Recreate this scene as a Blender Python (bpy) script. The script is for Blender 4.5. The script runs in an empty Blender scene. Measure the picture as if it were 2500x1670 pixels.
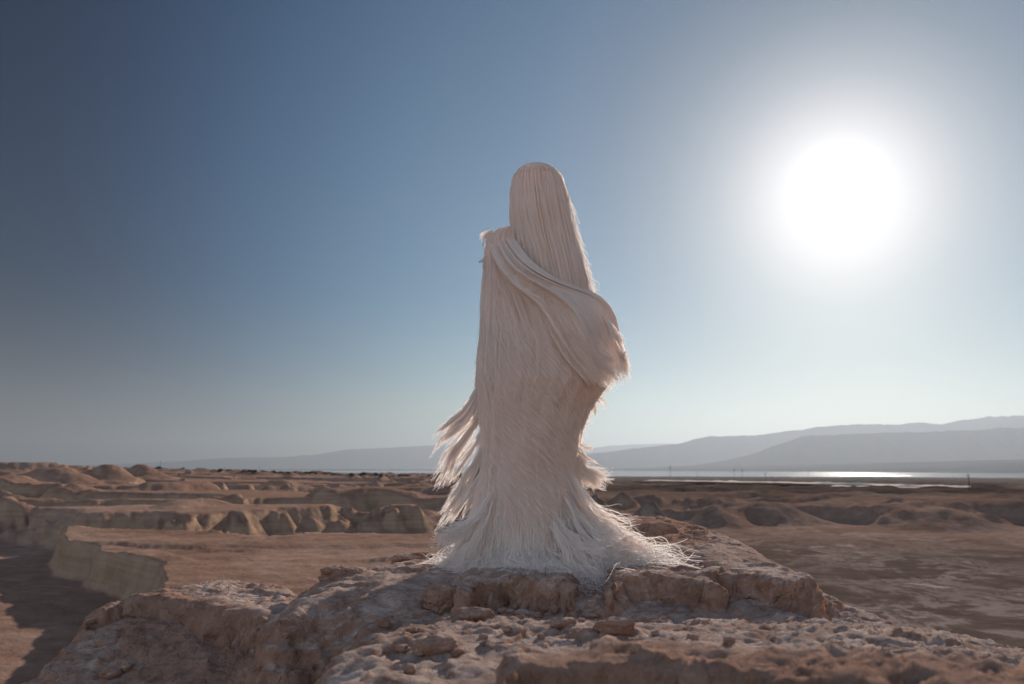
import bpy, math, random
import numpy as np
from mathutils import Vector

# ------------------------------------------------------------------ camera, sky, sun, exposure
random.seed(7)
rng = np.random.default_rng(11)
sc = bpy.context.scene
COL = sc.collection
R = math.radians

CAM_Z = 0.41
LENS = 28.0
FPX = LENS / 36.0 * 2500.0
PITCH = math.atan((1142 - 835) / FPX)
cam_d = bpy.data.cameras.new("camera")
cam = bpy.data.objects.new("camera", cam_d)
COL.objects.link(cam)
cam.location = (0, 0, CAM_Z)
cam.rotation_euler = (math.pi / 2 + PITCH, 0, 0)
cam_d.lens = LENS
cam_d.sensor_width = 36.0
cam_d.clip_start = 0.05
cam_d.clip_end = 80000
cam_d.dof.use_dof = True
cam_d.dof.focus_distance = 3.5
cam_d.dof.aperture_fstop = 4.0
sc.camera = cam

SUN_AZ, SUN_EL = R(23.2), R(18.4)
SUN_DIR = Vector((math.sin(SUN_AZ) * math.cos(SUN_EL), math.cos(SUN_AZ) * math.cos(SUN_EL), math.sin(SUN_EL)))
sun_d = bpy.data.lights.new("sun", 'SUN')
sun_d.energy = 2.9
sun_d.angle = R(0.6)
sun_d.color = (1.0, 0.90, 0.79)
sun = bpy.data.objects.new("sun", sun_d)
COL.objects.link(sun)
sun.rotation_euler = (-SUN_DIR).to_track_quat('-Z', 'Y').to_euler()
sun.location = SUN_DIR * 50

sc.view_settings.view_transform = 'Standard'
sc.view_settings.look = 'None'
sc.view_settings.gamma = 1.0
sc.view_settings.use_curve_mapping = False
sc.view_settings.exposure = 1.25
sc.render.engine = 'CYCLES'
sc.cycles.use_denoising = True
sc.cycles.max_bounces = 16
sc.cycles.diffuse_bounces = 10
sc.cycles.glossy_bounces = 2
sc.cycles.transmission_bounces = 14
sc.cycles.volume_bounces = 0
sc.cycles.sample_clamp_indirect = 6.0
sc.cycles_curves.shape = 'RIBBONS'


class NT:
    """small helper round a node tree"""
    def __init__(s, tree):
        s.t = tree
        tree.nodes.clear()

    def n(s, typ, ins=None, **kw):
        nd = s.t.nodes.new(typ)
        for k, v in kw.items():
            setattr(nd, k, v)
        for k, v in (ins or {}).items():
            sock = nd.inputs[k]
            if isinstance(v, bpy.types.NodeSocket):
                s.t.links.new(v, sock)
            else:
                sock.default_value = v
        return nd

    def ramp(s, fac, stops, interp='LINEAR'):
        r = s.n('ShaderNodeValToRGB', {'Fac': fac})
        cr = r.color_ramp
        cr.interpolation = interp
        while len(cr.elements) < len(stops):
            cr.elements.new(0.5)
        for e, (p, c) in zip(cr.elements, stops):
            e.position = p
            e.color = (*c, 1) if len(c) == 3 else c
        return r.outputs[0]

    def math(s, op, a, b=None, clamp=False):
        nd = s.n('ShaderNodeMath', operation=op, use_clamp=clamp)
        for i, v in enumerate((a, b)):
            if v is None:
                continue
            if isinstance(v, bpy.types.NodeSocket):
                s.t.links.new(v, nd.inputs[i])
            else:
                nd.inputs[i].default_value = v
        return nd.outputs[0]

    def mix(s, fac, a, b, blend='MIX'):
        nd = s.n('ShaderNodeMix', data_type='RGBA', blend_type=blend)
        for idx, v in ((0, fac), (6, a), (7, b)):
            if isinstance(v, bpy.types.NodeSocket):
                s.t.links.new(v, nd.inputs[idx])
            else:
                nd.inputs[idx].default_value = v if idx == 0 else ((*v, 1) if len(v) == 3 else v)
        return nd.outputs[2]

    def rng(s, v, a, b, c, d, interp='LINEAR'):
        nd = s.n('ShaderNodeMapRange', {'Value': v, 'From Min': a, 'From Max': b, 'To Min': c, 'To Max': d}, interpolation_type=interp)
        return nd.outputs[0]


world = bpy.data.worlds.new("World")
sc.world = world
world.use_nodes = True
w = NT(world.node_tree)
tc = w.n('ShaderNodeTexCoord')
nish = w.n('ShaderNodeTexSky', sky_type='NISHITA', sun_disc=False, sun_elevation=SUN_EL, sun_rotation=SUN_AZ,
           air_density=1.0, dust_density=1.2, ozone_density=1.6, altitude=0)
dot = w.n('ShaderNodeVectorMath', {0: tc.outputs['Generated'], 1: tuple(SUN_DIR)}, operation='DOT_PRODUCT')
ang = w.math('DIVIDE', w.math('ARCCOSINE', w.math('MINIMUM', dot.outputs['Value'], 0.999999)), math.pi / 2)   # 1 = 90 degrees from the sun
# sky gain by sun angle: dims across the view, lifted behind as added fill
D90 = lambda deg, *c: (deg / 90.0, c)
SKY_FADE_FILL = [D90(0, 0.0517, 0.0574, 0.0746), D90(5, 0.0459, 0.0545, 0.0718), D90(9, 0.0356, 0.0500, 0.0695), D90(15, 0.0356, 0.0568, 0.0873), D90(20, 0.0402, 0.0746, 0.1148), D90(28, 0.0459, 0.0907, 0.1275), D90(34, 0.0367, 0.0815, 0.1177), D90(41, 0.0172, 0.0545, 0.0907), D90(46, 0.0092, 0.0345, 0.0632), D90(51, 0.0046, 0.0218, 0.0448), D90(58, 0.0046, 0.0195, 0.0356),
            D90(66, .09, .09, .10), D90(78, .66, .54, .46), D90(90, 1.0, .82, .70)]  # behind the camera: raised and warmed to fill the shaded fronts
fade = w.ramp(ang, SKY_FADE_FILL, 'B_SPLINE')
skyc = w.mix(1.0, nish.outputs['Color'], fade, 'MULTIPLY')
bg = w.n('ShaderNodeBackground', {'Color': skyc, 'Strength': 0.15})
# the sun's own overexposed glare and aureole in the air round it
glow = w.ramp(ang, [(0 / 90, (1,) * 3), (1.2 / 90, (1,) * 3), (1.8 / 90, (0.62,) * 3), (2.5 / 90, (0.42,) * 3), (3.1 / 90, (0.33,) * 3), (3.8 / 90, (0.275,) * 3), (4.6 / 90, (0.235,) * 3), (5.6 / 90, (0.185,) * 3), (7.5 / 90, (0.115,) * 3), (11 / 90, (0.042,) * 3), (16 / 90, (0.011,) * 3), (23 / 90, (0,) * 3)], 'B_SPLINE')
glare = w.n('ShaderNodeBackground', {'Color': w.mix(1.0, glow, (1.0, .97, .94), 'MULTIPLY'), 'Strength': 0.68})
el = w.n('ShaderNodeSeparateXYZ', {0: tc.outputs['Generated']}).outputs['Z']
band = w.mix(1.0, w.ramp(w.math('ABSOLUTE', el), [(0.0, (1, .80, .62)), (.05, (.75, .58, .43)), (.12, (.18, .14, .10)), (.22, (0, 0, 0))], 'B_SPLINE'),
             w.ramp(ang, [(0.0, (1, 1, 1)), (.30, (.9, .9, .9)), (.55, (.42, .45, .5)), (1.0, (.25, .27, .3))], 'EASE'), 'MULTIPLY')
dusty = w.n('ShaderNodeBackground', {'Color': band, 'Strength': 0.20})
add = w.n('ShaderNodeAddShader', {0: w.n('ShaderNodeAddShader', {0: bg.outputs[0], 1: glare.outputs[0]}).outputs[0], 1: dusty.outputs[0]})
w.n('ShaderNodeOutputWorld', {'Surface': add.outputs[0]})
world.cycles.sampling_method = 'MANUAL'
world.cycles.sample_map_resolution = 1024


# ------------------------------------------------------------------ helpers
def ray(px, py):
    """direction of a point of the 2500x1670 view, forward component 1"""
    cx, cy = (px - 1250) / FPX, (835 - py) / FPX
    fwd = math.cos(PITCH) - math.sin(PITCH) * cy
    up = math.sin(PITCH) + math.cos(PITCH) * cy
    return cx / fwd, up / fwd


def at(px, py, Y):
    a, b = ray(px, py)
    return (a * Y, Y, CAM_Z + b * Y)


def at_z(px, py, z):
    a, b = ray(px, py)
    Y = (z - CAM_Z) / b
    return (a * Y, Y)


_T = rng.random((64, 64, 64)).astype(np.float32)


def vn(x, y, z):
    xi, yi, zi = np.floor(x), np.floor(y), np.floor(z)
    fx, fy, fz = x - xi, y - yi, z - zi
    fx = fx * fx * (3 - 2 * fx); fy = fy * fy * (3 - 2 * fy); fz = fz * fz * (3 - 2 * fz)
    a = xi.astype(np.int64) & 63; b = yi.astype(np.int64) & 63; c = zi.astype(np.int64) & 63
    a1 = (a + 1) & 63; b1 = (b + 1) & 63; c1 = (c + 1) & 63
    l = lambda p, q, t: p + (q - p) * t
    return l(l(l(_T[a, b, c], _T[a1, b, c], fx), l(_T[a, b1, c], _T[a1, b1, c], fx), fy),
             l(l(_T[a, b, c1], _T[a1, b, c1], fx), l(_T[a, b1, c1], _T[a1, b1, c1], fx), fy), fz) * 2 - 1


def fbm(x, y, z=0.0, oct=4, gain=0.5, ridge=False):
    x = np.asarray(x, float); y = np.asarray(y, float); z = np.zeros_like(x) + z
    s = 0; amp = 1; tot = 0
    for i in range(oct):
        v = vn(x + 17.3 * i, y - 9.1 * i, z + 5.7 * i)
        if ridge:
            v = 1 - 2 * np.abs(v)
        s = s + amp * v
        tot += amp
        amp *= gain
        x, y = (x * 1.62 + y * 1.21) * 1.0, (y * 1.62 - x * 1.21) * 1.0
        z = z * 2.02
    return s / tot


def sstep(a, b, x):
    t = np.clip((x - a) / (b - a), 0, 1)
    return t * t * (3 - 2 * t)


def cells(x, y, z, size, seed=0):
    '''broken facets: every cell is a plane with its own height and tilt'''
    p = np.stack([x, y, z], -1) / size
    b = np.floor(p).astype(np.int64)
    best = np.full(x.shape, 1e9); val = np.zeros(x.shape)
    for i in (-1, 0, 1):
        for j in (-1, 0, 1):
            for k in (-1, 0, 1):
                a0, a1, a2 = (b[..., 0] + i + seed) & 63, (b[..., 1] + j + 7 * seed) & 63, (b[..., 2] + k) & 63
                r0, r1, r2 = _T[a0, a1, a2], _T[a1, a2, a0], _T[a2, a0, a1]
                q = p - (b + np.array([i, j, k])) - np.stack([r0, r1, r2], -1)
                d = (q ** 2).sum(-1)
                h0 = _T[(a0 + 13) & 63, a1, (a2 + 5) & 63]
                v = (h0 - .5) + ((q[..., 0] * (r1 - .5) + q[..., 1] * (r2 - .5) + q[..., 2] * (r0 - .5)) * 1.4)
                m = d < best
                best = np.where(m, d, best); val = np.where(m, v, val)
    return val


def poly_sd(P, X, Y):
    """signed distance to polygon, positive inside"""
    P = np.array(P, float)
    d2 = np.full(X.shape, 1e18)
    inside = np.zeros(X.shape, bool)
    n = len(P)
    for i in range(n):
        ax, ay = P[i]; bx, by = P[(i + 1) % n]
        ex, ey = bx - ax, by - ay
        t = np.clip(((X - ax) * ex + (Y - ay) * ey) / (ex * ex + ey * ey + 1e-12), 0, 1)
        d2 = np.minimum(d2, (X - ax - t * ex) ** 2 + (Y - ay - t * ey) ** 2)
        c = ((ay > Y) != (by > Y)) & (X < ex * (Y - ay) / ((by - ay) if by != ay else 1e-12) + ax)
        inside ^= c
    return np.where(inside, 1, -1) * np.sqrt(d2)


def mesh_grid(name, P, mat, attrs=None, wrap=False, kind=None, smooth=True):
    """P: rows x cols x 3"""
    nr, nc = P.shape[:2]
    me = bpy.data.meshes.new(name)
    idx = np.arange(nr * nc).reshape(nr, nc)
    if wrap:
        idx = np.concatenate([idx, idx[:, :1]], 1)
    q = np.stack([idx[:-1, :-1], idx[:-1, 1:], idx[1:, 1:], idx[1:, :-1]], -1).reshape(-1, 4)
    me.vertices.add(nr * nc)
    me.vertices.foreach_set('co', P.reshape(-1).astype(np.float32))
    me.loops.add(q.size)
    me.loops.foreach_set('vertex_index', q.reshape(-1).astype(np.int32))
    me.polygons.add(len(q))
    me.polygons.foreach_set('loop_start', np.arange(0, q.size, 4, dtype=np.int32))
    me.update(calc_edges=True)
    me.polygons.foreach_set('use_smooth', np.full(len(q), smooth))
    for k, v in (attrs or {}).items():
        a = me.attributes.new(k, 'FLOAT', 'POINT')
        a.data.foreach_set('value', v.reshape(-1).astype(np.float32))
    me.materials.append(mat)
    o = bpy.data.objects.new(name, me)
    COL.objects.link(o)
    if kind:
        o['kind'] = kind
    return o


def tag(o, label=None, cat=None, group=None):
    if label: o['label'] = label
    if cat: o['category'] = cat
    if group: o['group'] = group
    return o


def empty(name, loc, label, cat, group=None):
    o = bpy.data.objects.new(name, None)
    o.empty_display_size = 0.1
    o.location = loc
    COL.objects.link(o)
    return tag(o, label, cat, group)


def new_mat(name):
    m = bpy.data.materials.new(name)
    m.use_nodes = True
    return m, NT(m.node_tree)


# ------------------------------------------------------------------ materials
def noise(t, vec, scale, detail=4, rough=0.55, dist=0.0):
    return t.n('ShaderNodeTexNoise', {'Vector': vec, 'Scale': scale, 'Detail': detail, 'Roughness': rough, 'Distortion': dist}).outputs['Fac']


def rock_material():
    m, t = new_mat('crusted_marl_rock')
    geo = t.n('ShaderNodeNewGeometry')
    pos = geo.outputs['Position']
    nz = t.n('ShaderNodeSeparateXYZ', {0: geo.outputs['True Normal']}).outputs['Z']
    n1 = noise(t, pos, 2.2, 5, .6, .4)
    n2 = noise(t, pos, 14, 6, .65)
    n3 = noise(t, pos, 62, 7, .72)
    wp = t.n('ShaderNodeVectorMath', {0: pos, 1: t.n('ShaderNodeVectorMath', {0: t.n('ShaderNodeTexNoise', {'Vector': pos, 'Scale': 9, 'Detail': 4}).outputs['Color'], 3: .14}, operation='SCALE').outputs[0]}, operation='ADD').outputs[0]
    crk = t.n('ShaderNodeTexVoronoi', {'Vector': wp, 'Scale': 7}, feature='DISTANCE_TO_EDGE').outputs['Distance']
    crk = t.rng(crk, 0, .05, 0, 1)
    # dusty pale crust on what lies flat, bare red marl where it is steep or broken
    dust = t.ramp(t.math('ADD', n2, t.math('MULTIPLY', n1, .6)), [(.55, (.33, .22, .18)), (.8, (.47, .34, .285)), (1.05, (.68, .52, .45))])
    red = t.ramp(t.math('ADD', n2, t.math('MULTIPLY', n1, .5)), [(.5, (.27, .14, .09)), (.72, (.43, .235, .165)), (.95, (.53, .325, .245))])
    strat = t.n('ShaderNodeTexNoise', {'Vector': t.n('ShaderNodeMapping', {'Vector': pos, 'Scale': (1.5, 1.5, 34)}).outputs[0], 'Scale': 1.4, 'Detail': 4}).outputs['Fac']
    red = t.mix(t.rng(strat, .45, .65, 0, .3), red, (.50, .33, .25))
    fac = t.rng(t.math('ADD', nz, t.math('MULTIPLY', t.math('SUBTRACT', n2, .5), .5)), .55, .9, 0, 1, 'SMOOTHSTEP')
    col = t.mix(fac, red, dust)
    patch = noise(t, pos, .9, 3, .5, .8)
    col = t.mix(t.rng(patch, .50, .66, 0, .45), col, (.27, .145, .095))
    ra = t.n('ShaderNodeAttribute', attribute_name='red').outputs['Fac']
    col = t.mix(t.math('MULTIPLY', ra, t.rng(n2, .3, .6, .55, .95)), col, t.ramp(n2, [(.35, (.27, .145, .10)), (.65, (.46, .28, .21))]))
    col = t.mix(t.rng(n3, .62, .75, 0, .35), col, (.15, .10, .08))
    b1 = t.n('ShaderNodeBump', {'Height': n3, 'Strength': 1.0, 'Distance': .014})
    b2 = t.n('ShaderNodeBump', {'Height': noise(t, pos, 260, 3, .6), 'Strength': .5, 'Distance': .002, 'Normal': b1.outputs[0]})
    b3 = t.n('ShaderNodeBump', {'Height': n2, 'Strength': .6, 'Distance': .035, 'Normal': t.n('ShaderNodeBump', {'Height': crk, 'Strength': .45, 'Distance': .012, 'Normal': b2.outputs[0]}).outputs[0]})
    p = t.n('ShaderNodeBsdfPrincipled', {'Base Color': col, 'Roughness': 1.0, 'Specular IOR Level': .0, 'Normal': b3.outputs[0]})
    t.n('ShaderNodeOutputMaterial', {'Surface': p.outputs[0]})
    return m


def ground_material():
    m, t = new_mat('desert_marl_ground')
    geo = t.n('ShaderNodeNewGeometry')
    pos = geo.outputs['Position']
    nz = t.n('ShaderNodeSeparateXYZ', {0: geo.outputs['Normal']}).outputs['Z']
    salt = t.n('ShaderNodeAttribute', attribute_name='salt').outputs['Fac']
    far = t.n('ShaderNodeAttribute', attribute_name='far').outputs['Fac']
    n1 = noise(t, pos, .035, 5, .6, .5)
    n2 = noise(t, pos, .5, 6, .65)
    n3 = noise(t, pos, 3.0, 4, .6)
    flat = t.ramp(t.math('ADD', t.math('MULTIPLY', n1, .6), t.math('MULTIPLY', n2, .5)), [(.40, (.20, .112, .08)), (.56, (.27, .165, .123)), (.72, (.36, .24, .19))])
    steep = t.ramp(n2, [(.3, (.235, .145, .10)), (.7, (.33, .22, .155))])
    strat = t.n('ShaderNodeTexNoise', {'Vector': t.n('ShaderNodeMapping', {'Vector': pos, 'Scale': (.03, .03, 2.2)}).outputs[0], 'Scale': 1.3, 'Detail': 5}).outputs['Fac']
    steep = t.mix(t.rng(strat, .4, .62, 0, .4), steep, (.40, .28, .20))
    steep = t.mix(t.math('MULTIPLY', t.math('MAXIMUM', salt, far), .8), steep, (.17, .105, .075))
    col = t.mix(t.rng(nz, .72, .93, 0, 1, 'SMOOTHSTEP'), steep, flat)
    # the dark silt plain with pale salt crusts
    stretch = t.n('ShaderNodeMapping', {'Vector': pos, 'Scale': (1, .8, 1)}).outputs[0]
    s1 = noise(t, stretch, .075, 9, .68, .7)
    s2 = noise(t, stretch, .25, 5, .7, .8)
    s3 = noise(t, stretch, .016, 3, .5, .5)
    vein = t.math('SUBTRACT', 1.0, t.rng(t.math('ABSOLUTE', t.math('SUBTRACT', t.math('ADD', s1, t.math('MULTIPLY', t.math('SUBTRACT', s2, .5), .12)), .52)), .006, .05, 0, 1, 'SMOOTHSTEP'))
    vein = t.math('MULTIPLY', vein, t.rng(s3, .40, .62, .15, 1))
    vein = t.math('MAXIMUM', vein, t.math('MULTIPLY', t.rng(t.math('ADD', s1, t.math('MULTIPLY', s2, .3)), .74, .82, 0, .9), 1.0))
    dk = t.ramp(t.math('ADD', t.math('MULTIPLY', s1, .5), t.math('MULTIPLY', n2, .5)), [(.38, (.085, .06, .05)), (.62, (.16, .114, .095))])
    silt = t.mix(vein, dk, (.42, .33, .29))
    col = t.mix(salt, col, silt)
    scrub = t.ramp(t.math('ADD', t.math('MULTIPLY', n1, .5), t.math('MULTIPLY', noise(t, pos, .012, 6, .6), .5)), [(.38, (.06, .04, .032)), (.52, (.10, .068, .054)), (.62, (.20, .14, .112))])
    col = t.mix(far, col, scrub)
    col = t.mix(t.rng(n3, .68, .75, 0, .4), col, (.09, .065, .05))
    pz = t.n('ShaderNodeTexVoronoi', {'Vector': pos, 'Scale': 1.1}).outputs['Distance']
    col = t.mix(t.math('MULTIPLY', t.rng(pz, .05, .13, .55, 0), t.rng(n3, .45, .6, 0, 1)), col, (.10, .07, .055))
    b1 = t.n('ShaderNodeBump', {'Height': n2, 'Strength': .8, 'Distance': .35})
    b2 = t.n('ShaderNodeBump', {'Height': n3, 'Strength': .5, 'Distance': .06, 'Normal': b1.outputs[0]})
    p = t.n('ShaderNodeBsdfPrincipled', {'Base Color': col, 'Roughness': 1.0, 'Specular IOR Level': .0, 'Normal': b2.outputs[0]})
    t.n('ShaderNodeOutputMaterial', {'Surface': p.outputs[0]})
    return m


def simple_mat(name, c1, c2, scale, rough=1.0, bump=.0, bdist=1.0, spec=.0):
    m, t = new_mat(name)
    pos = t.n('ShaderNodeNewGeometry').outputs['Position']
    n = noise(t, pos, scale, 5, .6)
    ins = {'Base Color': t.ramp(n, [(.35, c1), (.65, c2)]), 'Roughness': rough, 'Specular IOR Level': spec}
    if bump:
        ins['Normal'] = t.n('ShaderNodeBump', {'Height': n, 'Strength': bump, 'Distance': bdist}).outputs[0]
    p = t.n('ShaderNodeBsdfPrincipled', ins)
    t.n('ShaderNodeOutputMaterial', {'Surface': p.outputs[0]})
    return m


def fibre_material(name, dark, light, trans=.38, through=(1, 1, 1)):
    m, t = new_mat(name)
    hi = t.n('ShaderNodeHairInfo')
    pos = t.n('ShaderNodeNewGeometry').outputs['Position']
    big = noise(t, pos, 7, 3, .5)
    col = t.ramp(t.math('ADD', t.math('MULTIPLY', hi.outputs['Random'], .6), t.math('MULTIPLY', big, .4)), [(.2, dark), (.75, light)])
    d = t.n('ShaderNodeBsdfDiffuse', {'Color': col})
    tr = t.n('ShaderNodeBsdfTranslucent', {'Color': t.mix(1.0, col, through, 'MULTIPLY')})
    g = t.n('ShaderNodeBsdfAnisotropic', {'Color': (1, .97, .93, 1), 'Roughness': .38})
    a = t.n('ShaderNodeMixShader', {0: trans, 1: d.outputs[0], 2: tr.outputs[0]})
    b = t.n('ShaderNodeMixShader', {0: .05, 1: a.outputs[0], 2: g.outputs[0]})
    t.n('ShaderNodeOutputMaterial', {'Surface': b.outputs[0]})
    return m


def cloth_material():
    m, t = new_mat('woven_fibre_backing')
    pos = t.n('ShaderNodeNewGeometry').outputs['Position']
    st = t.n('ShaderNodeMapping', {'Vector': pos, 'Scale': (1, 1, .12)}).outputs[0]
    n = noise(t, st, 160, 4, .6)
    col = t.ramp(n, [(.35, (.78, .66, .60)), (.65, (.95, .86, .81))])
    bm = t.n('ShaderNodeBump', {'Height': n, 'Strength': .7, 'Distance': .004})
    d = t.n('ShaderNodeBsdfDiffuse', {'Color': col, 'Normal': bm.outputs[0]})
    tr = t.n('ShaderNodeBsdfTranslucent', {'Color': (1, .90, .85, 1)})
    a = t.n('ShaderNodeMixShader', {0: .76, 1: d.outputs[0], 2: tr.outputs[0]})
    t.n('ShaderNodeOutputMaterial', {'Surface': a.outputs[0]})
    return m


M_ROCK = rock_material()
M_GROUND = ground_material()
M_MOUNT = simple_mat('far_mountain_rock', (.018, .019, .022), (.035, .034, .035), .0012)
M_FARPLAIN = simple_mat('far_plain_silt', (.035, .032, .03), (.07, .062, .058), .0008)
M_ROAD = simple_mat('pale_gravel_road', (.60, .48, .42), (.78, .66, .58), .02)
M_POLE = simple_mat('weathered_pole', (.05, .04, .035), (.09, .075, .065), 2)
M_SHRUB = simple_mat('dry_shrub_leaf', (.035, .04, .025), (.07, .07, .045), 1.5)
M_FIBRE = fibre_material('raffia_fibre', (.90, .82, .775), (.99, .95, .92), .66, (1, .945, .91))
M_FIBRE_W = fibre_material('bleached_raffia_fibre', (.80, .72, .68), (.96, .90, .86), .5)
M_CLOTH = cloth_material()
M_BODY_BOUNCE = simple_mat('pale_body_bounce', (.80, .72, .66), (.88, .80, .75), 20, .9)  # pale tone invented so the hidden body bounces light inside the cloak


def water_material(name, col, rough, bump):
    m, t = new_mat(name)
    pos = t.n('ShaderNodeNewGeometry').outputs['Position']
    n = noise(t, t.n('ShaderNodeMapping', {'Vector': pos, 'Scale': (.3, 1, 1)}).outputs[0], .02, 4, .6)
    b = t.n('ShaderNodeBump', {'Height': n, 'Strength': bump, 'Distance': 1.0})
    p = t.n('ShaderNodeBsdfPrincipled', {'Base Color': (*col, 1), 'Roughness': rough, 'IOR': 1.33, 'Specular IOR Level': .5 if rough < .3 else .07, 'Normal': b.outputs[0]})
    t.n('ShaderNodeOutputMaterial', {'Surface': p.outputs[0]})
    return m


M_LAKE = water_material('lake_water', (.20, .25, .29), .085, .01)
M_POND = water_material('brine_water', (.10, .10, .10), .45, .05)

# ------------------------------------------------------------------ the land round the outcrop
LAKE_H = 46.0      # metres below the eye


def land(X, Y, A=None):
    """height above the figure's ground of the desert, for any X, Y"""
    rr = np.sqrt(X * X + Y * Y) + 1e-6
    Yp = np.maximum(Y, rr * .25)
    s = np.clip(X / Yp, -1.2, 1.2)
    left = 1 - sstep(-.02, .14, s)
    wob = fbm(X / 60, Y / 60, 1.3, 3)
    # upper plateau level (metres below the eye)
    lp = np.interp(rr, [0, 80, 110, 200, 330, 620, 900, 1500, 2500, 5000], [5.3, 5.3, 4.8, 4.7, 4.6, 4.6, 9, 22, 36, 60])
    lift = np.interp(rr, [0, 120, 300, 700, 900, 1500], [0, 0, 2.5, 6.6, 4, 0]) * sstep(.10, .62, -s)
    lp = lp - lift
    rp = np.interp(rr, [0, 190, 260, 480, 1000, 2000, 3600, 4600, 6000], [9.3, 9.3, 9.4, 11.0, 17.6, 28.5, 42.0, 46.8, 60])
    plat = lp * left + rp * (1 - left)
    relief = np.interp(rr, [0, 60, 200, 500, 1500, 4000], [.05, .15, .8, 1.3, 2.0, 1.0])
    plat = plat - relief * (fbm(X / 38, Y / 30, 2.2, 5) * .8)
    far_r = sstep(0, .2, s) * sstep(165, 215, rr) * (1 - sstep(650, 1100, rr))
    plat = plat - far_r * 3.4 * np.clip(fbm(X / 34, Y / 22, 7.7, 5, ridge=True) - .05, -.45, 1)
    # floor of the wadis and the silt plain
    floor = 8.6 * left + 12.0 * (1 - left)
    floor = floor + fbm(X / 14, Y / 14, 4.4, 4) * .25 * left
    # canyons cut into the plateau: bands across the view, their far walls turned to the eye
    wn = fbm(X / 22, Y / 22, 9.1, 4)
    wn2 = fbm(X / 7, Y / 7, 3.1, 4, ridge=True)
    wv = fbm(X / 55, Y / 55, 6.6, 3)
    D = np.full(X.shape, -1e3)
    yy = Y + 17 * wv * np.clip(rr / 150, .6, 2) + 6.0 * wn
    for (y0, half, sm, s0, s1) in ((119, 4.5, .8, -.36, -.02), (136, 5, .9, -.66, -.34), (172, 6.5, .7, -.30, .02), (215, 9, .75, -.50, -.12),
                              (290, 14, .75, -.36, .05)):
        win = np.minimum(sstep(s0 - .05, s0 + .06, s), 1 - sstep(s1 - .04, s1 + .05, s))
        dd = half * (.55 + 1.0 * win) - np.abs(yy - y0) + (win - 1) * 30 + wn2 * 1.2
        D = np.maximum(D, dd)
    net = np.abs(fbm(X / 46 + 3, Y / 21, 8.8, 4))
    keep = sstep(92, 118, rr)
    D = np.maximum(D, (.085 + .05 * wn - net) * 34 * keep - (1 - keep) * 20)
    # the near wadi between the flat plateau and the dissected one
    farwall = np.interp(s, [-.75, -.60, -.50, -.42, -.33, -.27, -.2, -.1, .02], [88, 86, 84, 83, 86, 93, 98, 101, 108])
    wn3 = fbm(X / 16, Y / 30, 5.9, 4, ridge=True)
    farwall = farwall + 3.5 * wn + .7 * wn2 + 6.0 * wn3 + 1.5 * fbm(X / 3, Y / 3, 2.7, 3, ridge=True)
    near0 = np.interp(s, [-.75, -.56, -.52, -.3, 0, .1], [60, 70, 86, 80, 76, 78])
    D_near = farwall - Y
    # right hand silt plain stops at a low wall
    wall_r = np.interp(s, [.0, .08, .13, .2, .28, .4, .65], [150, 158, 168, 180, 190, 182, 178]) + 38 * wn + 3 * wn2 + 22 * wv
    D_r = wall_r - rr * .98
    Dn = np.where(s < .02, D_near, D_r)
    Dn = D_near * left + D_r * (1 - left)
    slope_w = 6.5 + 3.5 * wn2 + (12 + 16 * wn3) * (1 - left)
    slope_w = np.maximum(slope_w, 3)
    cutn = sstep(-slope_w, 0.5, Dn)
    cutc = sstep(-2.2 - 1.0 * wn2, .6, D) * left * np.interp(rr, [90, 110, 300, 800], [0, .68, .62, .35])
    rimk = .35 * wn2 * sstep(.02, .5, cutn) * (1 - sstep(.6, .98, cutn))
    knob = np.clip(fbm(X / 13, Y / 17, 12.2, 4) - .22, 0, 1) * np.interp(rr, [90, 130, 400, 700], [0, 7, 8, 3]) * left * (1 - cutn)
    knob = 1.7 * np.tanh(knob / 1.7) + .25 * wn2 * np.clip(knob, 0, 1)
    h = plat + (floor - plat) * np.maximum(cutn, cutc) + rimk - knob
    # the low flat plateau in front on the left, cliffed along its left side
    P0 = [at_z(163, 1284, CAM_Z - 6), at_z(152, 1304, CAM_Z - 6), at_z(148, 1321, CAM_Z - 6), at_z(232, 1334, CAM_Z - 6), at_z(220, 1341, CAM_Z - 6),
          at_z(283, 1352, CAM_Z - 6), at_z(393, 1376, CAM_Z - 6), at_z(388, 1440, CAM_Z - 6), at_z(300, 1600, CAM_Z - 6), (-3, 8), (60, 8), (60, 76), (6, 76), at_z(1000, 1303, CAM_Z - 6),
          at_z(760, 1301, CAM_Z - 6), at_z(640, 1310, CAM_Z - 6), at_z(500, 1296, CAM_Z - 6), at_z(300, 1290, CAM_Z - 6)]
    sd = poly_sd(P0, X, Y)
    sd = sd + .55 * fbm(X / 2.2, Y / 2.2, 1.1, 4) + .25 * fbm(X / .6, Y / .6, 8, 3)
    top0 = 6.0 - .16 * fbm(X / 9, Y / 5, 5.5, 5) - .20 * sstep(.12, .2, fbm(X / 13, Y / 6, 2.5, 4)) - .05 * fbm(X / 1.2, Y / 1.2, 3.5, 3)
    k0 = sstep(-.65, .25, sd) * left
    h = h * (1 - k0) + np.minimum(top0, h) * k0
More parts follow.
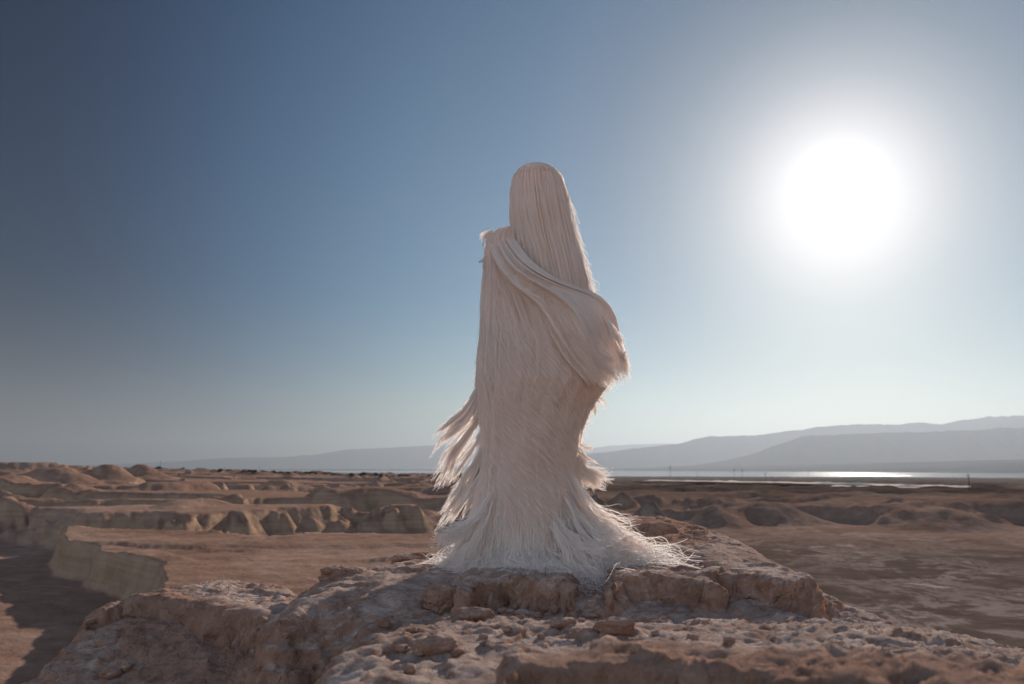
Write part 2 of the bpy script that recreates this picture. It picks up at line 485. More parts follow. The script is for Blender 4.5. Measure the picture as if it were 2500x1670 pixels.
    # mounds and buttes on the plateau: (px, base py, top py, distance, half width px, flatness)
    for (px, pt, Yd, hw, fl) in ((130, 1143, 188, 108, .45), (262, 1134, 215, 90, .15), (345, 1133, 262, 75, .2), (60, 1129, 330, 130, .6), (20, 1213, 98, 75, .3),
                             (300, 1197, 150, 60, .2), (470, 1180, 172, 34, .1), (545, 1178, 185, 30, .1), (1455, 1207, 158, 75, .05), (1590, 1222, 150, 78, .12), (1520, 1200, 195, 60, .05),
                             (1700, 1214, 215, 75, .1), (1100, 1185, 150, 90, .4), (2120, 1212, 205, 90, .4), (1950, 1208, 240, 110, .4), (225, 1222, 118, 55, .2), (860, 1176, 260, 60, .3),
                             (1210, 1190, 170, 90, .4), (1370, 1198, 190, 80, .05), (2350, 1215, 200, 100, .5),
                             (2150, 1217, 196, 340, -.15), (1860, 1224, 186, 150, -.2), (2480, 1219, 182, 220, -.2), (2300, 1240, 168, 170, -.1), (1740, 1232, 176, 90, -.1)):
        a, b = ray(px, pt)
        mx, mz = a * Yd, -b * Yd
        rad = hw / 1968 * Yd
        q = np.sqrt((X - mx) ** 2 + ((Y - Yd) * 1.35) ** 2) / rad
        if fl < 0:
            q = np.sqrt(((X - mx) / rad) ** 2 + ((Y - Yd + 6 * wn) / 13.0) ** 2)
            rad = 16.0
        near = q < 1.6
        if not near.any():
            continue
        qq = q + .16 * fbm(X / rad * 1.3, Y / rad * 1.3, 3.3, 4) + .10 * wn2
        prof = np.clip((1.12 - qq) / (1.12 - abs(fl)), 0, 1)
        prof = prof ** 1.25
        target = mz
        h = np.where(near & (prof > 0), h + (np.minimum(target, h) - h) * prof, h)
    # a shrub covered hummock on the wadi floor at the left edge
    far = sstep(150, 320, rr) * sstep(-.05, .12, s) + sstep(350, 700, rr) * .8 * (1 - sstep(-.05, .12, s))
    salt = (1 - left) * (1 - np.clip(cutn * -1 + 1, 0, 1)) * (1 - sstep(wall_r.min() if hasattr(wall_r, 'min') else 150, 210, rr))
    # out of view behind and beside the camera: one gently rolling floor
    back = sstep(.95, 1.2, np.abs(X / Yp)) + (Y < 0)
    back = np.clip(back, 0, 1)
    hb = 9 + np.interp(rr, [0, 300, 2000, 6000], [0, 0, 15, 45]) - 2.0 * fbm(X / 80, Y / 80, 2.0, 3)
    h = h * (1 - back) + hb * back
    fine = np.interp(rr, [0, 40, 200, 600], [.03, .05, .12, .25])
    h = h - fine * fbm(X / 1.6, Y / 1.6, 6.2, 3)
    return CAM_Z - h, np.clip(salt, 0, 1), np.clip(far, 0, 1)


def build_land():
    az_in = np.linspace(-40, 40, 880)
    az_out = np.linspace(40, 320, 90)[1:-1]
    az = np.radians(np.concatenate([az_in, az_out]))
    r1 = np.geomspace(9, 500, 470)
    r2 = np.geomspace(500, 6500, 101)[1:]
    rr = np.concatenate([r1, r2])
    Rr, Az = np.meshgrid(rr, az, indexing='ij')
    X, Y = Rr * np.sin(Az), Rr * np.cos(Az)
    Z, salt, far = land(X, Y)
    P = np.stack([X, Y, Z], -1)
    # rim of the hole under the outcrop closed by one inner ring of vertices
    c = P[:1].copy(); c[:, :, 0] *= .02; c[:, :, 1] *= .02
    P = np.concatenate([c, P], 0)
    salt = np.concatenate([salt[:1], salt]); far = np.concatenate([far[:1], far])
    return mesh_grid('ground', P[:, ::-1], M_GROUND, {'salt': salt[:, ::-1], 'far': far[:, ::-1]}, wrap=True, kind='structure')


ground = build_land()


def hit(px, py, r0=60, r1=6000):
    """where the view ray through a point meets the land"""
    a, b = ray(px, py)
    Ys = np.geomspace(r0, r1, 1500)
    Z = land(a * Ys, Ys)[0]
    below = CAM_Z + b * Ys <= Z
    i = int(np.argmax(below)) if below.any() else len(Ys) - 1
    return a * Ys[i], Ys[i], float(Z[i])


# the lake, the far plain and the mountains
def sheet(name, xs, ys_near, ys_far, z, mat, nrow=6):
    P = np.zeros((nrow, len(xs), 3))
    for i in range(nrow):
        t = i / (nrow - 1)
        Yv = np.array(ys_near) * (1 - t) + np.array(ys_far) * t
        P[i, :, 0] = np.array(xs) * Yv
        P[i, :, 1] = Yv
        P[i, :, 2] = z
    return mesh_grid(name, P, mat, kind='structure')


ss = np.linspace(-1.4, 1.4, 60)
lake = sheet('lake', ss, np.full(60, 3300.), np.full(60, 21000.), CAM_Z - LAKE_H, M_LAKE)


def build_farplain():
    s = np.linspace(-1.4, 1.4, 260)
    shore = np.interp(s, [-1.4, .05, .2, .35, .5, .66, 1.4], [17000, 14500, 11500, 9400, 7800, 6800, 6400])
    shore = shore * (1 + .02 * fbm(s * 9, s * 0 + 2, 0, 4))
    rise = np.interp(s, [-1.4, -.1, .1, .25, .45, .66, 1.4], [2, 4, 14, 60, 105, 145, 180])
    nr = 26
    P = np.zeros((nr, len(s), 3))
    for i in range(nr):
        t = i / (nr - 1)
        Yv = shore + 3200 * t
        P[i, :, 0] = s * Yv; P[i, :, 1] = Yv
        P[i, :, 2] = CAM_Z - LAKE_H - 3 + (rise + 10) * t ** 1.0 + 3 + 5 * fbm(s * 14, np.full(len(s), t * 6), 3, 4) * sstep(0, .2, t) - 2.0 * (t == 0) + .6
    return mesh_grid('far_shore', P, M_FARPLAIN, kind='structure')


build_farplain()


def mountains(name, pts, Y0, depth, base, seed, rough):
    """a real range: ridge line given by points of the skyline at distance Y0"""
    px = np.array([p[0] for p in pts]); py = np.array([p[1] for p in pts])
    s = np.linspace(ray(px[0], 1142)[0], ray(px[-1], 1142)[0], 420)
    hz = np.interp(s, (px - 1250) / 1968.0, (1142 - py) / 1968.0) * Y0
    hz = hz + base
    hz = hz * (1 + .05 * fbm(s * 34 + seed, s * 0, seed, 5) + .012 * fbm(s * 260, s * 0, seed, 3))
    nr = 34
    P = np.zeros((nr, len(s), 3))
    for i in range(nr):
        t = i / (nr - 1)                       # 0 foot .. .6 ridge .. 1 back
        d = (t - .6) * depth
        Yv = Y0 + d
        prof = (t / .6) ** 1.15 if t <= .6 else 1 - (t - .6) * 1.6
        X = s * Yv
        g = fbm(X / 520 + seed, np.full(len(s), Yv / 1900), seed, 6, ridge=True)
        g2 = fbm(X / 2500 - seed, np.full(len(s), Yv / 4000), seed + 2, 3)
        amp = prof * (1 - prof) * 4
        hh = hz * prof * (1 + 0.10 * amp * g2) + rough * hz * amp * .30 * g + rough * .028 * hz * g * prof
        P[i, :, 0] = X; P[i, :, 1] = Yv; P[i, :, 2] = CAM_Z - base + np.maximum(hh, -5) 
    return mesh_grid(name, P, M_MOUNT, kind='structure')


mountains('mountains', [(-600, 1140), (200, 1136), (430, 1127), (540, 1118), (700, 1116), (780, 1108), (850, 1098), (900, 1096), (1040, 1086), (1200, 1083), (1350, 1090), (1440, 1094), (1500, 1087), (1560, 1083), (1640, 1082), (1700, 1090),
                        (1900, 1080), (2500, 1060), (3200, 1050)], 38000, 6000, 46, 3.1, .35)
mountains('mountains', [(1250, 1141), (1380, 1118), (1440, 1108), (1560, 1094), (1640, 1086), (1660, 1084), (1700, 1073), (1740, 1067), (1850, 1062), (1950, 1052), (2000, 1043), (2080, 1038), (2190, 1034), (2300, 1034), (2400, 1023), (2500, 1013), (2800, 1006), (3300, 1020)],
          21500, 3600, 46, 7.7, .5)
mountains('mountains', [(1600, 1141), (1700, 1136), (1780, 1122), (1850, 1105), (1900, 1086), (1960, 1066), (2050, 1062), (2200, 1056), (2330, 1052), (2500, 1044), (2800, 1030), (3300, 1040)],
          15500, 2500, 46, 12.3, .6)


def strip(name, pts, mat, lift=.3, kind='structure', z=None):
    """a band lying on the land, from its upper and lower edges"""
    P = np.zeros((2, len(pts), 3))
    for j, (px, pa, pb) in enumerate(pts):
        for i, py in enumerate((pb, pa)):
            if z is None:
                x, y, zz = hit(px, py, 350)
            else:
                x, y = at_z(px, py, z); zz = z
            P[i, j] = (x, y, zz + lift)
    return mesh_grid(name, P, mat, kind=kind)


def lerp_pts(a, n):
    xs = np.linspace(a[0][0], a[-1][0], n)
    return [(x, np.interp(x, [p[0] for p in a], [p[1] for p in a]), np.interp(x, [p[0] for p in a], [p[2] for p in a])) for x in xs]


strip('road', lerp_pts([(1545, 1174.6, 1176.4), (1700, 1177.2, 1180.4), (1890, 1180.6, 1184), (2060, 1184, 1189), (2200, 1188, 1193), (2370, 1192.5, 1196)], 70), M_ROAD, lift=1.0)
strip('road', lerp_pts([(2030, 1191, 1193.2), (2200, 1194.2, 1197), (2360, 1198, 1200.5), (2500, 1203.5, 1207), (2700, 1210, 1214)], 50), M_ROAD, lift=1.0)
strip('salt_pan', lerp_pts([(1447, 1170.5, 1173), (1475, 1169, 1174.5), (1500, 1169.3, 1174.5)], 8), M_ROAD, lift=1.2)

pond = strip('pond', lerp_pts([(2070, 1161.2, 1161.5), (2100, 1160.4, 1162.4), (2160, 1160.6, 1162.2), (2225, 1161.2, 1161.6)], 20), M_POND, lift=0, z=CAM_Z - 41.0)

# ------------------------------------------------------------------ the outcrop the figure stands on
def zpts(pts, z):
    return [at_z(x, y, z) for x, y in pts]


def smax(a, b, k):
    h_ = np.clip(.5 + .5 * (a - b) / k, 0, 1)
    return b + (a - b) * h_ + k * h_ * (1 - h_)


def outcrop_height(X, Y):
    n1 = fbm(X * 1.4, Y * 1.4, 1.0, 4)
    n2 = fbm(X * 5, Y * 5, 2.0, 4)
    # shape of the hill top: gentle in the middle, falling away on every side
    core = [(-1.75, 2.2), (-1.55, 3.0), (-1.35, 3.45), (-.8, 3.5), (-.45, 3.75), (-.1, 4.6), (.4, 5.9), (1.05, 6.3), (1.3, 5.8), (1.25, 4.6), (1.2, 3.9), (1.28, 3.2), (1.45, 2.75), (1.55, 2.2), (1.7, .9), (1.6, -1.5), (-1.6, -1.5), (-2.0, .6)]
    sd = poly_sd(core, X, Y) + .10 * n1
    base = -.10 + .022 * n1
    base = base + .085 * sstep(2.75, 2.15, Y + .12 * n2) * sstep(-.55, -.30, X + .1 * n2) - .05 * sstep(-.5, -1.6, X) * sstep(3.1, 2.2, Y) - .07 * sstep(.9, 1.6, X)
    wl = sstep(-.34, -.66, X + .12 * n2)
    base = base - wl * (.045 + .35 * np.maximum(2.98 - Y, 0)) * sstep(3.3, 3.05, Y)
    base = base + .035 * sstep(.25, .5, X) * sstep(1.5, 1.2, X) * sstep(2.6, 3.0, Y)
    base = base + .10 * sstep(3.1, 3.7, Y) * sstep(-.9, -.3, X)
    fall = np.maximum(-sd, 0)
    soft = np.maximum(.12 - sd, 0)
    base = base - 1.3 * fall - .55 * soft ** 2 * 3 + .25 * fbm(X * .8, Y * .8, 3, 4) * np.minimum(fall, 1.5)
    h = base
    plates = [
        # polygon (view points at that height), top z, bevel, noise amplitude
        ([(690, 1472), (760, 1462), (860, 1452), (960, 1440), (1060, 1420), (1130, 1407), (1200, 1399), (1300, 1402), (1375, 1408), (1420, 1412), (1480, 1415), (1530, 1408), (1640, 1408), (1720, 1420), (1700, 1385), (1690, 1355), (1640, 1330), (1560, 1312), (1480, 1300), (1300, 1320), (1180, 1352), (1060, 1352), (1000, 1360), (960, 1376), (830, 1392), (780, 1412), (720, 1440)], -.01, .26, .06),
        ([(236, 1478), (300, 1467), (400, 1468), (470, 1477), (560, 1494), (640, 1500), (700, 1482), (716, 1450), (680, 1432), (600, 1420), (500, 1426), (420, 1438), (330, 1458), (262, 1470)], -.085, .06, .022),
        ([(1130, 1434), (1140, 1422), (1180, 1415), (1240, 1417), (1290, 1420), (1370, 1418), (1392, 1430), (1380, 1395), (1300, 1370), (1200, 1375), (1140, 1390)], .008, .05, .035),
        ([(1490, 1424), (1530, 1413), (1600, 1410), (1700, 1418), (1745, 1428), (1740, 1400), (1690, 1385), (1600, 1380), (1500, 1390)], .012, .05, .03),
        # back right slabs
        ([(1440, 1292), (1520, 1286), (1600, 1288), (1706, 1296), (1712, 1284), (1680, 1277), (1600, 1274), (1480, 1276)], .065, .06, .03),
        ([(1430, 1276), (1560, 1276), (1640, 1278), (1636, 1266), (1560, 1262), (1440, 1264)], .10, .06, .03),
        # ramp between the two blocks
        ([(1388, 1462), (1440, 1466), (1500, 1458), (1505, 1420), (1440, 1405), (1388, 1410)], -.05, .16, .03),
        # the thick boulder ledge on the right
        ([(1725, 1398), (1790, 1404), (1870, 1415), (1940, 1424), (2000, 1436), (2008, 1420), (1975, 1402), (1900, 1381), (1800, 1369), (1740, 1370)], .025, .045, .03),
        ([(1880, 1466), (1940, 1470), (2000, 1478), (2036, 1480), (2034, 1462), (2000, 1450), (1930, 1446), (1890, 1450)], -.06, .05, .03),
        # diagonal ribs running down right
        ([(1700, 1430), (1760, 1446), (1800, 1476), (1860, 1502), (1940, 1522), (2010, 1530), (1990, 1516), (1900, 1490), (1850, 1466), (1800, 1440), (1745, 1412)], -.055, .08, .03),
        ([(2050, 1556), (2110, 1562), (2170, 1578), (2250, 1596), (2380, 1606), (2330, 1592), (2250, 1584), (2160, 1560), (2110, 1545), (2060, 1540)], -.20, .08, .04),
        ([(1560, 1500), (1660, 1490), (1760, 1520), (1830, 1545), (1760, 1530), (1650, 1508)], -.115, .10, .03),
        # rim in the left middle
        ([(860, 1590), (900, 1570), (960, 1550), (1060, 1520), (1010, 1500), (930, 1520), (870, 1552)], -.12, .12, .05),
        # ledge right in front of the camera
        ([(1222, 1668), (1262, 1624), (1330, 1622), (1420, 1620), (1520, 1634), (1650, 1646), (1800, 1662), (1900, 1690), (2300, 1720), (2900, 1730), (2900, 1660), (2480, 1632), (2300, 1604), (1980, 1588), (1700, 1568), (1500, 1560), (1350, 1580), (1262, 1596), (1225, 1640)], .10, .05, .03),
    ]
    for k, (pp, z, bev, na) in enumerate(plates):
        P = zpts(pp, z)
        cx, cy = np.mean([p[0] for p in P]), np.mean([p[1] for p in P])
        d = poly_sd(P, X, Y) + na * .8 * fbm(X * 4.5 + k, Y * 4.5, k * 1.7, 3) + na * .22 * fbm(X * 26, Y * 26 + k, k, 3)
        top = z + .014 * fbm(X * 4, Y * 4, k + .5, 3)
        tt = np.clip((d + bev * .5) / (bev * 1.15), 0, 1)
        edge = 1 - (1 - tt) ** 2.4
        h = np.where(top > h, h + (top - h) * edge, h)
        # rounded shoulder
    return h


def build_outcrop():
    def axis(a, b, step, ext, n):
        core = np.arange(a, b, step)
        lo = a - np.geomspace(step, ext, n)[::-1]
        hi = core[-1] + np.geomspace(step, ext, n)
        return np.concatenate([lo, core, hi])
    xs = axis(-2.1, 2.5, .0105, 9, 60)
    ys = np.concatenate([1.0 - np.geomspace(.02, 9, 50)[::-1], np.arange(1.0, 1.7, .012), np.arange(1.7, 4.3, .0095), np.arange(4.3, 6.4, .018), 6.4 + np.geomspace(.02, 8, 50)])
    X, Y = np.meshgrid(xs, ys)
    Z = outcrop_height(X, Y)
    # clods, pits and crust, pushed out along the surface normal so that steep faces get craggy too
    gy, gx = np.gradient(Z, ys, xs)
    N = np.stack([-gx, -gy, np.ones_like(Z)], -1)
    N /= np.linalg.norm(N, axis=-1, keepdims=True)
    steep = 1 - N[..., 2]
    c = fbm(X * 9, Y * 9, Z * 9, 4)
    cr = fbm(X * 30, Y * 30, Z * 30, 3, ridge=True)
    cf = fbm(X * 75, Y * 75, Z * 75, 2)
    patchy = sstep(-.25, .35, fbm(X * 1.8, Y * 1.8, 4.0, 3))
    st = fbm(X * 3, Y * 3, Z * 42, 3)
    c2 = fbm(X * 17, Y * 17, Z * 17, 3, ridge=True)
    d = .011 * c + .0055 * c2 * (.4 + patchy) + (.004 + .008 * patchy) * cr + .003 * cf * (.5 + patchy) + steep * (.026 * st + .045 * fbm(X * 11, Y * 11, Z * 11, 4, ridge=True) - .01)
    wx = .02 * fbm(X * 12, Y * 12, Z * 12, 2)
    d = d + (.35 + steep) * .030 * cells(X + wx, Y - wx, Z * 1.2, .13, 3) + (.3 + steep) * .014 * cells(X - wx, Y + wx, Z, .05, 9)
    fade = 1 / (1 + np.maximum(np.abs(X) - 3, 0) + np.maximum(Y - 7, 0) + np.maximum(-Y, 0))
    P = np.stack([X, Y, Z], -1) + N * (d * fade)[..., None]
    red = np.zeros_like(Z)
    for pp, z in (([(1200, 1700), (1235, 1610), (1330, 1585), (1500, 1568), (1800, 1578), (2300, 1606), (2900, 1660), (2900, 1800), (1200, 1800)], .10), ([(1400, 1345), (1480, 1268), (1740, 1262), (1740, 1335)], .03), ([(230, 1500), (260, 1450), (500, 1478), (700, 1540), (560, 1600)], -.12)):
        red = np.maximum(red, sstep(-.06, .10, poly_sd(zpts(pp, z), X, Y) + .08 * fbm(X * 5, Y * 5, 3.3, 4)))
    return mesh_grid('rock_outcrop', P, M_ROCK, {'red': red}, kind='structure'), xs, ys, P[..., 2]


outcrop, OX, OY, OZ = build_outcrop()


def ground_z(x, y):
    """height of the outcrop at points"""
    x = np.asarray(x, float); y = np.asarray(y, float)
    i = np.clip(np.searchsorted(OX, x) - 1, 0, len(OX) - 2); j = np.clip(np.searchsorted(OY, y) - 1, 0, len(OY) - 2)
    fx = np.clip((x - OX[i]) / (OX[i + 1] - OX[i]), 0, 1); fy = np.clip((y - OY[j]) / (OY[j + 1] - OY[j]), 0, 1)
    return (OZ[j, i] * (1 - fx) + OZ[j, i + 1] * fx) * (1 - fy) + (OZ[j + 1, i] * (1 - fx) + OZ[j + 1, i + 1] * fx) * fy


# --- loose stones on the outcrop
import bmesh


def stone_mesh(seed, sub=4, ax=(1, .8, .6), box=.5, rough=.28):
    bm = bmesh.new()
    bmesh.ops.create_icosphere(bm, subdivisions=sub, radius=1)
    co = np.array([v.co[:] for v in bm.verts])
    m = np.abs(co).max(1, keepdims=True)
    co = co * (1 - box) + co / m * box * .85
    n = co / np.linalg.norm(co, axis=1, keepdims=True)
    d = rough * fbm(co[:, 0] * 1.6 + seed, co[:, 1] * 1.6, co[:, 2] * 1.6 + seed, 4) + rough * .35 * fbm(co[:, 0] * 7 + seed, co[:, 1] * 7, co[:, 2] * 7, 3, ridge=True)
    d = d + rough * .9 * cells(co[:, 0] + seed, co[:, 1], co[:, 2], .8, int(seed))
    co = (co + n * d[:, None]) * np.array(ax)
    for v, c in zip(bm.verts, co):
        v.co = c
    me = bpy.data.meshes.new('stone')
    bm.to_mesh(me); bm.free()
    me.polygons.foreach_set('use_smooth', np.ones(len(me.polygons), bool))
    me.materials.append(M_ROCK)
    return me


def put_stone(name, me, px, py, z, size, rot, label, cat, group=None, sink=.3):
    a, b = ray(px, py)
    Ys = np.arange(1.1, 6.5, .01)
    bel = CAM_Z + b * Ys <= ground_z(a * Ys, Ys)
    y = float(Ys[int(np.argmax(bel))]) if bel.any() else at_z(px, py, z)[1]
    x = a * y
    o = bpy.data.objects.new(name, me)
    s = size
    o.scale = (s, s, s)
    o.rotation_euler = (0, 0, rot)
    o.location = (x, y, float(ground_z(x, y)) + s * (.6 - sink))
    COL.objects.link(o)
    return tag(o, label, cat, group)


put_stone('boulder', stone_mesh(1, 5, (1.25, .9, .8), .35, .25), 1085, 1478, -.13, .062, .4, 'rounded red clod of rock at the lower left end of the central block', 'boulder')
put_stone('boulder', stone_mesh(2, 5, (1.3, .8, .55), .3, .3), 1010, 1365, -.01, .075, .2, 'reddish lump of rock beside the left edge of the trailing hem', 'boulder', sink=.5)
put_stone('boulder', stone_mesh(3, 5, (1.4, .9, .6), .3, .3), 835, 1402, -.02, .06, -.3, 'crumbly pale lump on the skyline between the left slab and the figure', 'boulder', sink=.75)
put_stone('stone', stone_mesh(4, 3, (1.2, .8, .6), .4), 1228, 1496, -.14, .016, .3, 'squarish stone lying under the face of the central block', 'stone')
put_stone('stone', stone_mesh(5, 3, (1.0, .8, .7), .4), 1245, 1502, -.14, .017, 1.3, 'larger of two adjoining stones below the central block', 'stone')
put_stone('stone', stone_mesh(6, 3, (1.4, .8, .6), .4), 1312, 1506, -.14, .015, 2.3, 'broken stone below the middle of the central block', 'stone')
put_stone('stone', stone_mesh(7, 3, (1.1, .8, .8), .3), 1356, 1498, -.14, .016, .8, 'rounded stone at the lower right foot of the central block', 'stone')
put_stone('stone', stone_mesh(8, 3, (1.6, .9, .5), .4), 1443, 1512, -.15, .017, .1, 'small flat stone on the lit dust right of the central block', 'stone')
put_stone('stone', stone_mesh(9, 4, (1.9, 1, .8), .3), 1500, 1540, -.15, .026, -.1, 'wedge shaped stone casting a shadow in the lit hollow', 'stone')
put_stone('stone', stone_mesh(10, 4, (1.7, .9, .6), .3), 1374, 1530, -.15, .022, .2, 'low dark stone in the middle of the lit hollow', 'stone')
put_stone('stone', stone_mesh(11, 4, (1.5, 1, .7), .3), 1062, 1586, -.16, .032, .5, 'rounded stone half buried in the dust at bottom centre left', 'stone', sink=.4)
put_stone('stone', stone_mesh(12, 4, (1.7, 1, .6), .25), 1160, 1508, -.14, .03, 0, 'low humped stone between the red clod and the hollow', 'stone', sink=.4)
put_stone('stone', stone_mesh(13, 3, (1.2, .9, .6), .3), 272, 1652, -.33, .028, .4, 'pale stone in the shade at the bottom left corner', 'stone', sink=.2)
put_stone('stone', stone_mesh(14, 3, (1.3, .8, .6), .3), 312, 1640, -.33, .02, 1.4, 'smaller pale stone right of the one in the bottom left corner', 'stone', sink=.2)
for k, (px, py, z, s) in enumerate([(1330, 1494, -.14, .010), (1290, 1503, -.14, .008), (1200, 1506, -.14, .008), (1272, 1510, -.14, .009), (1140, 1512, -.14, .009), (1420, 1520, -.15, .008), (1393, 1500, -.15, .010), (1470, 1560, -.15, .009),
                                   (1240, 1540, -.15, .012), (1180, 1560, -.15, .010), (1120, 1600, -.16, .012), (1000, 1640, -.18, .014), (980, 1590, -.17, .012), (1600, 1550, -.15, .011), (1690, 1560, -.15, .012), (1780, 1572, -.16, .010),
                                   (1320, 1560, -.15, .009), (940, 1530, -.14, .012), (1010, 1545, -.14, .010), (1550, 1585, -.15, .010), (700, 1560, -.2, .011), (620, 1600, -.25, .014), (500, 1620, -.28, .012), (420, 1590, -.25, .013)]):
    put_stone('pebble', stone_mesh(20 + k % 5, 3, (1.2, .9, .7), .4, .35) if k < 5 else bpy.data.objects['pebble' if k % 5 == 0 else 'pebble.%03d' % (k % 5)].data,
              px, py, z, s, k * 1.3, 'small pebble lying loose on the dusty rock', 'pebble', 'pebbles on the outcrop', sink=.3)

# --- poles and bushes on the land
def box_mesh(name, parts, mat):
    bm = bmesh.new()
    for (x0, x1, y0, y1, z0, z1) in parts:
        vs = [bm.verts.new(c) for c in ((x0, y0, z0), (x1, y0, z0), (x1, y1, z0), (x0, y1, z0), (x0, y0, z1), (x1, y0, z1), (x1, y1, z1), (x0, y1, z1))]
        for f in ((0, 3, 2, 1), (4, 5, 6, 7), (0, 1, 5, 4), (1, 2, 6, 5), (2, 3, 7, 6), (3, 0, 4, 7)):
            bm.faces.new([vs[i] for i in f])
    me = bpy.data.meshes.new(name); bm.to_mesh(me); bm.free()
    me.materials.append(mat)
    return me


pole_me = box_mesh('pole', [(-.16, .16, -.16, .16, -1, 11), ], M_POLE)
arm_me = box_mesh('crossarm', [(-1.5, 1.5, -.1, .1, 9.6, 9.85), (-1.4, -1.3, -.05, .05, 9.85, 10.2), (1.3, 1.4, -.05, .05, 9.85, 10.2), (-1.0, 1.0, -.1, .1, 8.6, 8.8)], M_POLE)


def pole(px, base, top, label, group):
    x, y, z = hit(px, base, 300)
    hgt = (base - top) / 1968 * y
    e = empty('utility_pole', (x, y, z), label, 'utility pole', group)
    k = hgt / 11
    e.scale = (k, k, k)
    for n, me in (('pole', pole_me), ('crossarm', arm_me)):
        o = bpy.data.objects.new(n, me); COL.objects.link(o); o.parent = e


GR = 'power poles standing on the plain before the lake'
for px, base, top, lab in ((1637, 1170, 1137, 'tallest utility pole on the plain, in front of the lake right of the figure'), (1703, 1168, 1152, 'short faint utility pole before the lake, next right from the tallest one'),
                           (1793, 1170, 1144, 'left pole of a close pair rising in front of the lake'), (1813, 1170, 1146, 'right pole of a close pair rising in front of the lake'),
                           (1870, 1180, 1154, 'dark utility pole reaching across the near shore below the mountain slope'), (1886, 1176, 1161, 'short utility pole just right of the dark one by the near shore'),
                           (1974, 1168, 1150, 'thin utility pole left of the sunlit pond'), (2022, 1169, 1157, 'small utility pole nearest the left end of the sunlit pond'),
                           (2367, 1196, 1157, 'big utility pole at the right end of the pale road'), (1505, 1172, 1158, 'short utility pole just right of the hem tufts on the plain')):
    pole(px, base, top, lab, GR)
GL = 'power poles along the left horizon'
for k, (px, base, top) in enumerate(((391, 1142, 1126), (455, 1143, 1130), (475, 1143, 1129), (529, 1145, 1129), (548, 1146, 1130), (614, 1148, 1133), (633, 1149, 1138), (691, 1150, 1142), (710, 1150, 1141), (785, 1153, 1147), (930, 1157, 1151))):
    nth = ('leftmost', 'second from the left', 'third from the left', 'fourth from the left', 'fifth from the left', 'middle', 'fifth from the right', 'fourth from the right', 'third from the right', 'second from the right', 'rightmost')[k]
    pole(px, base, top, nth + ' of the eleven distant utility poles on the left horizon', GL)


def shrub_mesh(seed):
    r = np.random.default_rng(seed)
    bm = bmesh.new()
    for _ in range(150):
        d = r.normal(size=3); d /= np.linalg.norm(d); d[2] = abs(d[2])
        c = d * r.uniform(.35, 1) * np.array([1, 1, .75])
        a = r.normal(size=3) * .16; b = r.normal(size=3) * .16
        bm.faces.new([bm.verts.new(c + a), bm.verts.new(c + b), bm.verts.new(c - a * .7)])
    me = bpy.data.meshes.new('shrub'); bm.to_mesh(me); bm.free()
    me.materials.append(M_SHRUB)
    return me


SH = [shrub_mesh(i) for i in range(4)]
for k in range(64):
    px = random.choice([random.uniform(365, 1160), random.uniform(500, 1150)])
    hor = np.interp(px, [365, 600, 800, 1000, 1160], [1139, 1149, 1154, 1159, 1161])
    py = hor + random.uniform(0.5, 5)
    x, y, z = hit(px, py, 250, 900)
    o = bpy.data.objects.new('shrub', SH[k % 4])
    s = random.uniform(.7, 2.2) * y / 600
    o.scale = (s * random.uniform(1, 1.7), s, s * .9); o.rotation_euler = (0, 0, random.random() * 6)
    o.location = (x, y, z - .1)
    COL.objects.link(o)
    tag(o, 'dark desert shrub dotted along the far left plateau rim', 'shrub', 'shrubs along the plateau rim')

# ------------------------------------------------------------------ the cloaked person
Y0 = 3.55
person = empty('person', (float(at(1300, 1370, Y0)[0]), Y0, 0), 'standing person wholly hidden under a long pale fibre cloak, veil and trailing fringed hem', 'person')
PX, PY_ = person.location.x, person.location.y


def child(o, parent=person):
    o.parent = parent
    o.matrix_parent_inverse.identity()
    o.location = (-PX, -PY_, 0) if parent is person else (0, 0, 0)
    return o


class Loft:
    """closed surface round the body given by left/right outline points of the view"""
    def __init__(s, rows, kd, yc=0.0, inset=0.0):
        s.py = np.array([r[0] for r in rows], float); s.l = np.array([r[1] for r in rows], float); s.r = np.array([r[2] for r in rows], float)
        s.kd = kd; s.yc = yc; s.inset = inset
        f = [ray(1250, p)[1] for p in s.py]
        s.zs = CAM_Z + np.array(f) * Y0

    def cs(s, py):
        l = np.interp(py, s.py, s.l); r = np.interp(py, s.py, s.r)
        return (l + r) / 2, (r - l) / 2

    def p(s, py, th, off=0.0):
        """th 0 faces the camera, +90 deg is the right edge; off = metres outwards"""
        py = np.asarray(py, float); th = np.asarray(th, float)
        c, a = s.cs(py)
        cyv = (835 - py) / FPX
        fwd = math.cos(PITCH) - math.sin(PITCH) * cyv
        up = math.sin(PITCH) + math.cos(PITCH) * cyv
        X = (c - 1250) / FPX / fwd * Y0
        A = a / FPX / fwd * Y0
        Z = CAM_Z + up / fwd * Y0
        kd = np.interp(py, s.kd[0], s.kd[1]) if isinstance(s.kd, tuple) else s.kd
        B = A * kd
        x = X + (A + off) * np.sin(th)
        y = Y0 + s.yc - (B + off) * np.cos(th)
        return np.stack([x, y, Z + 0 * x], -1)


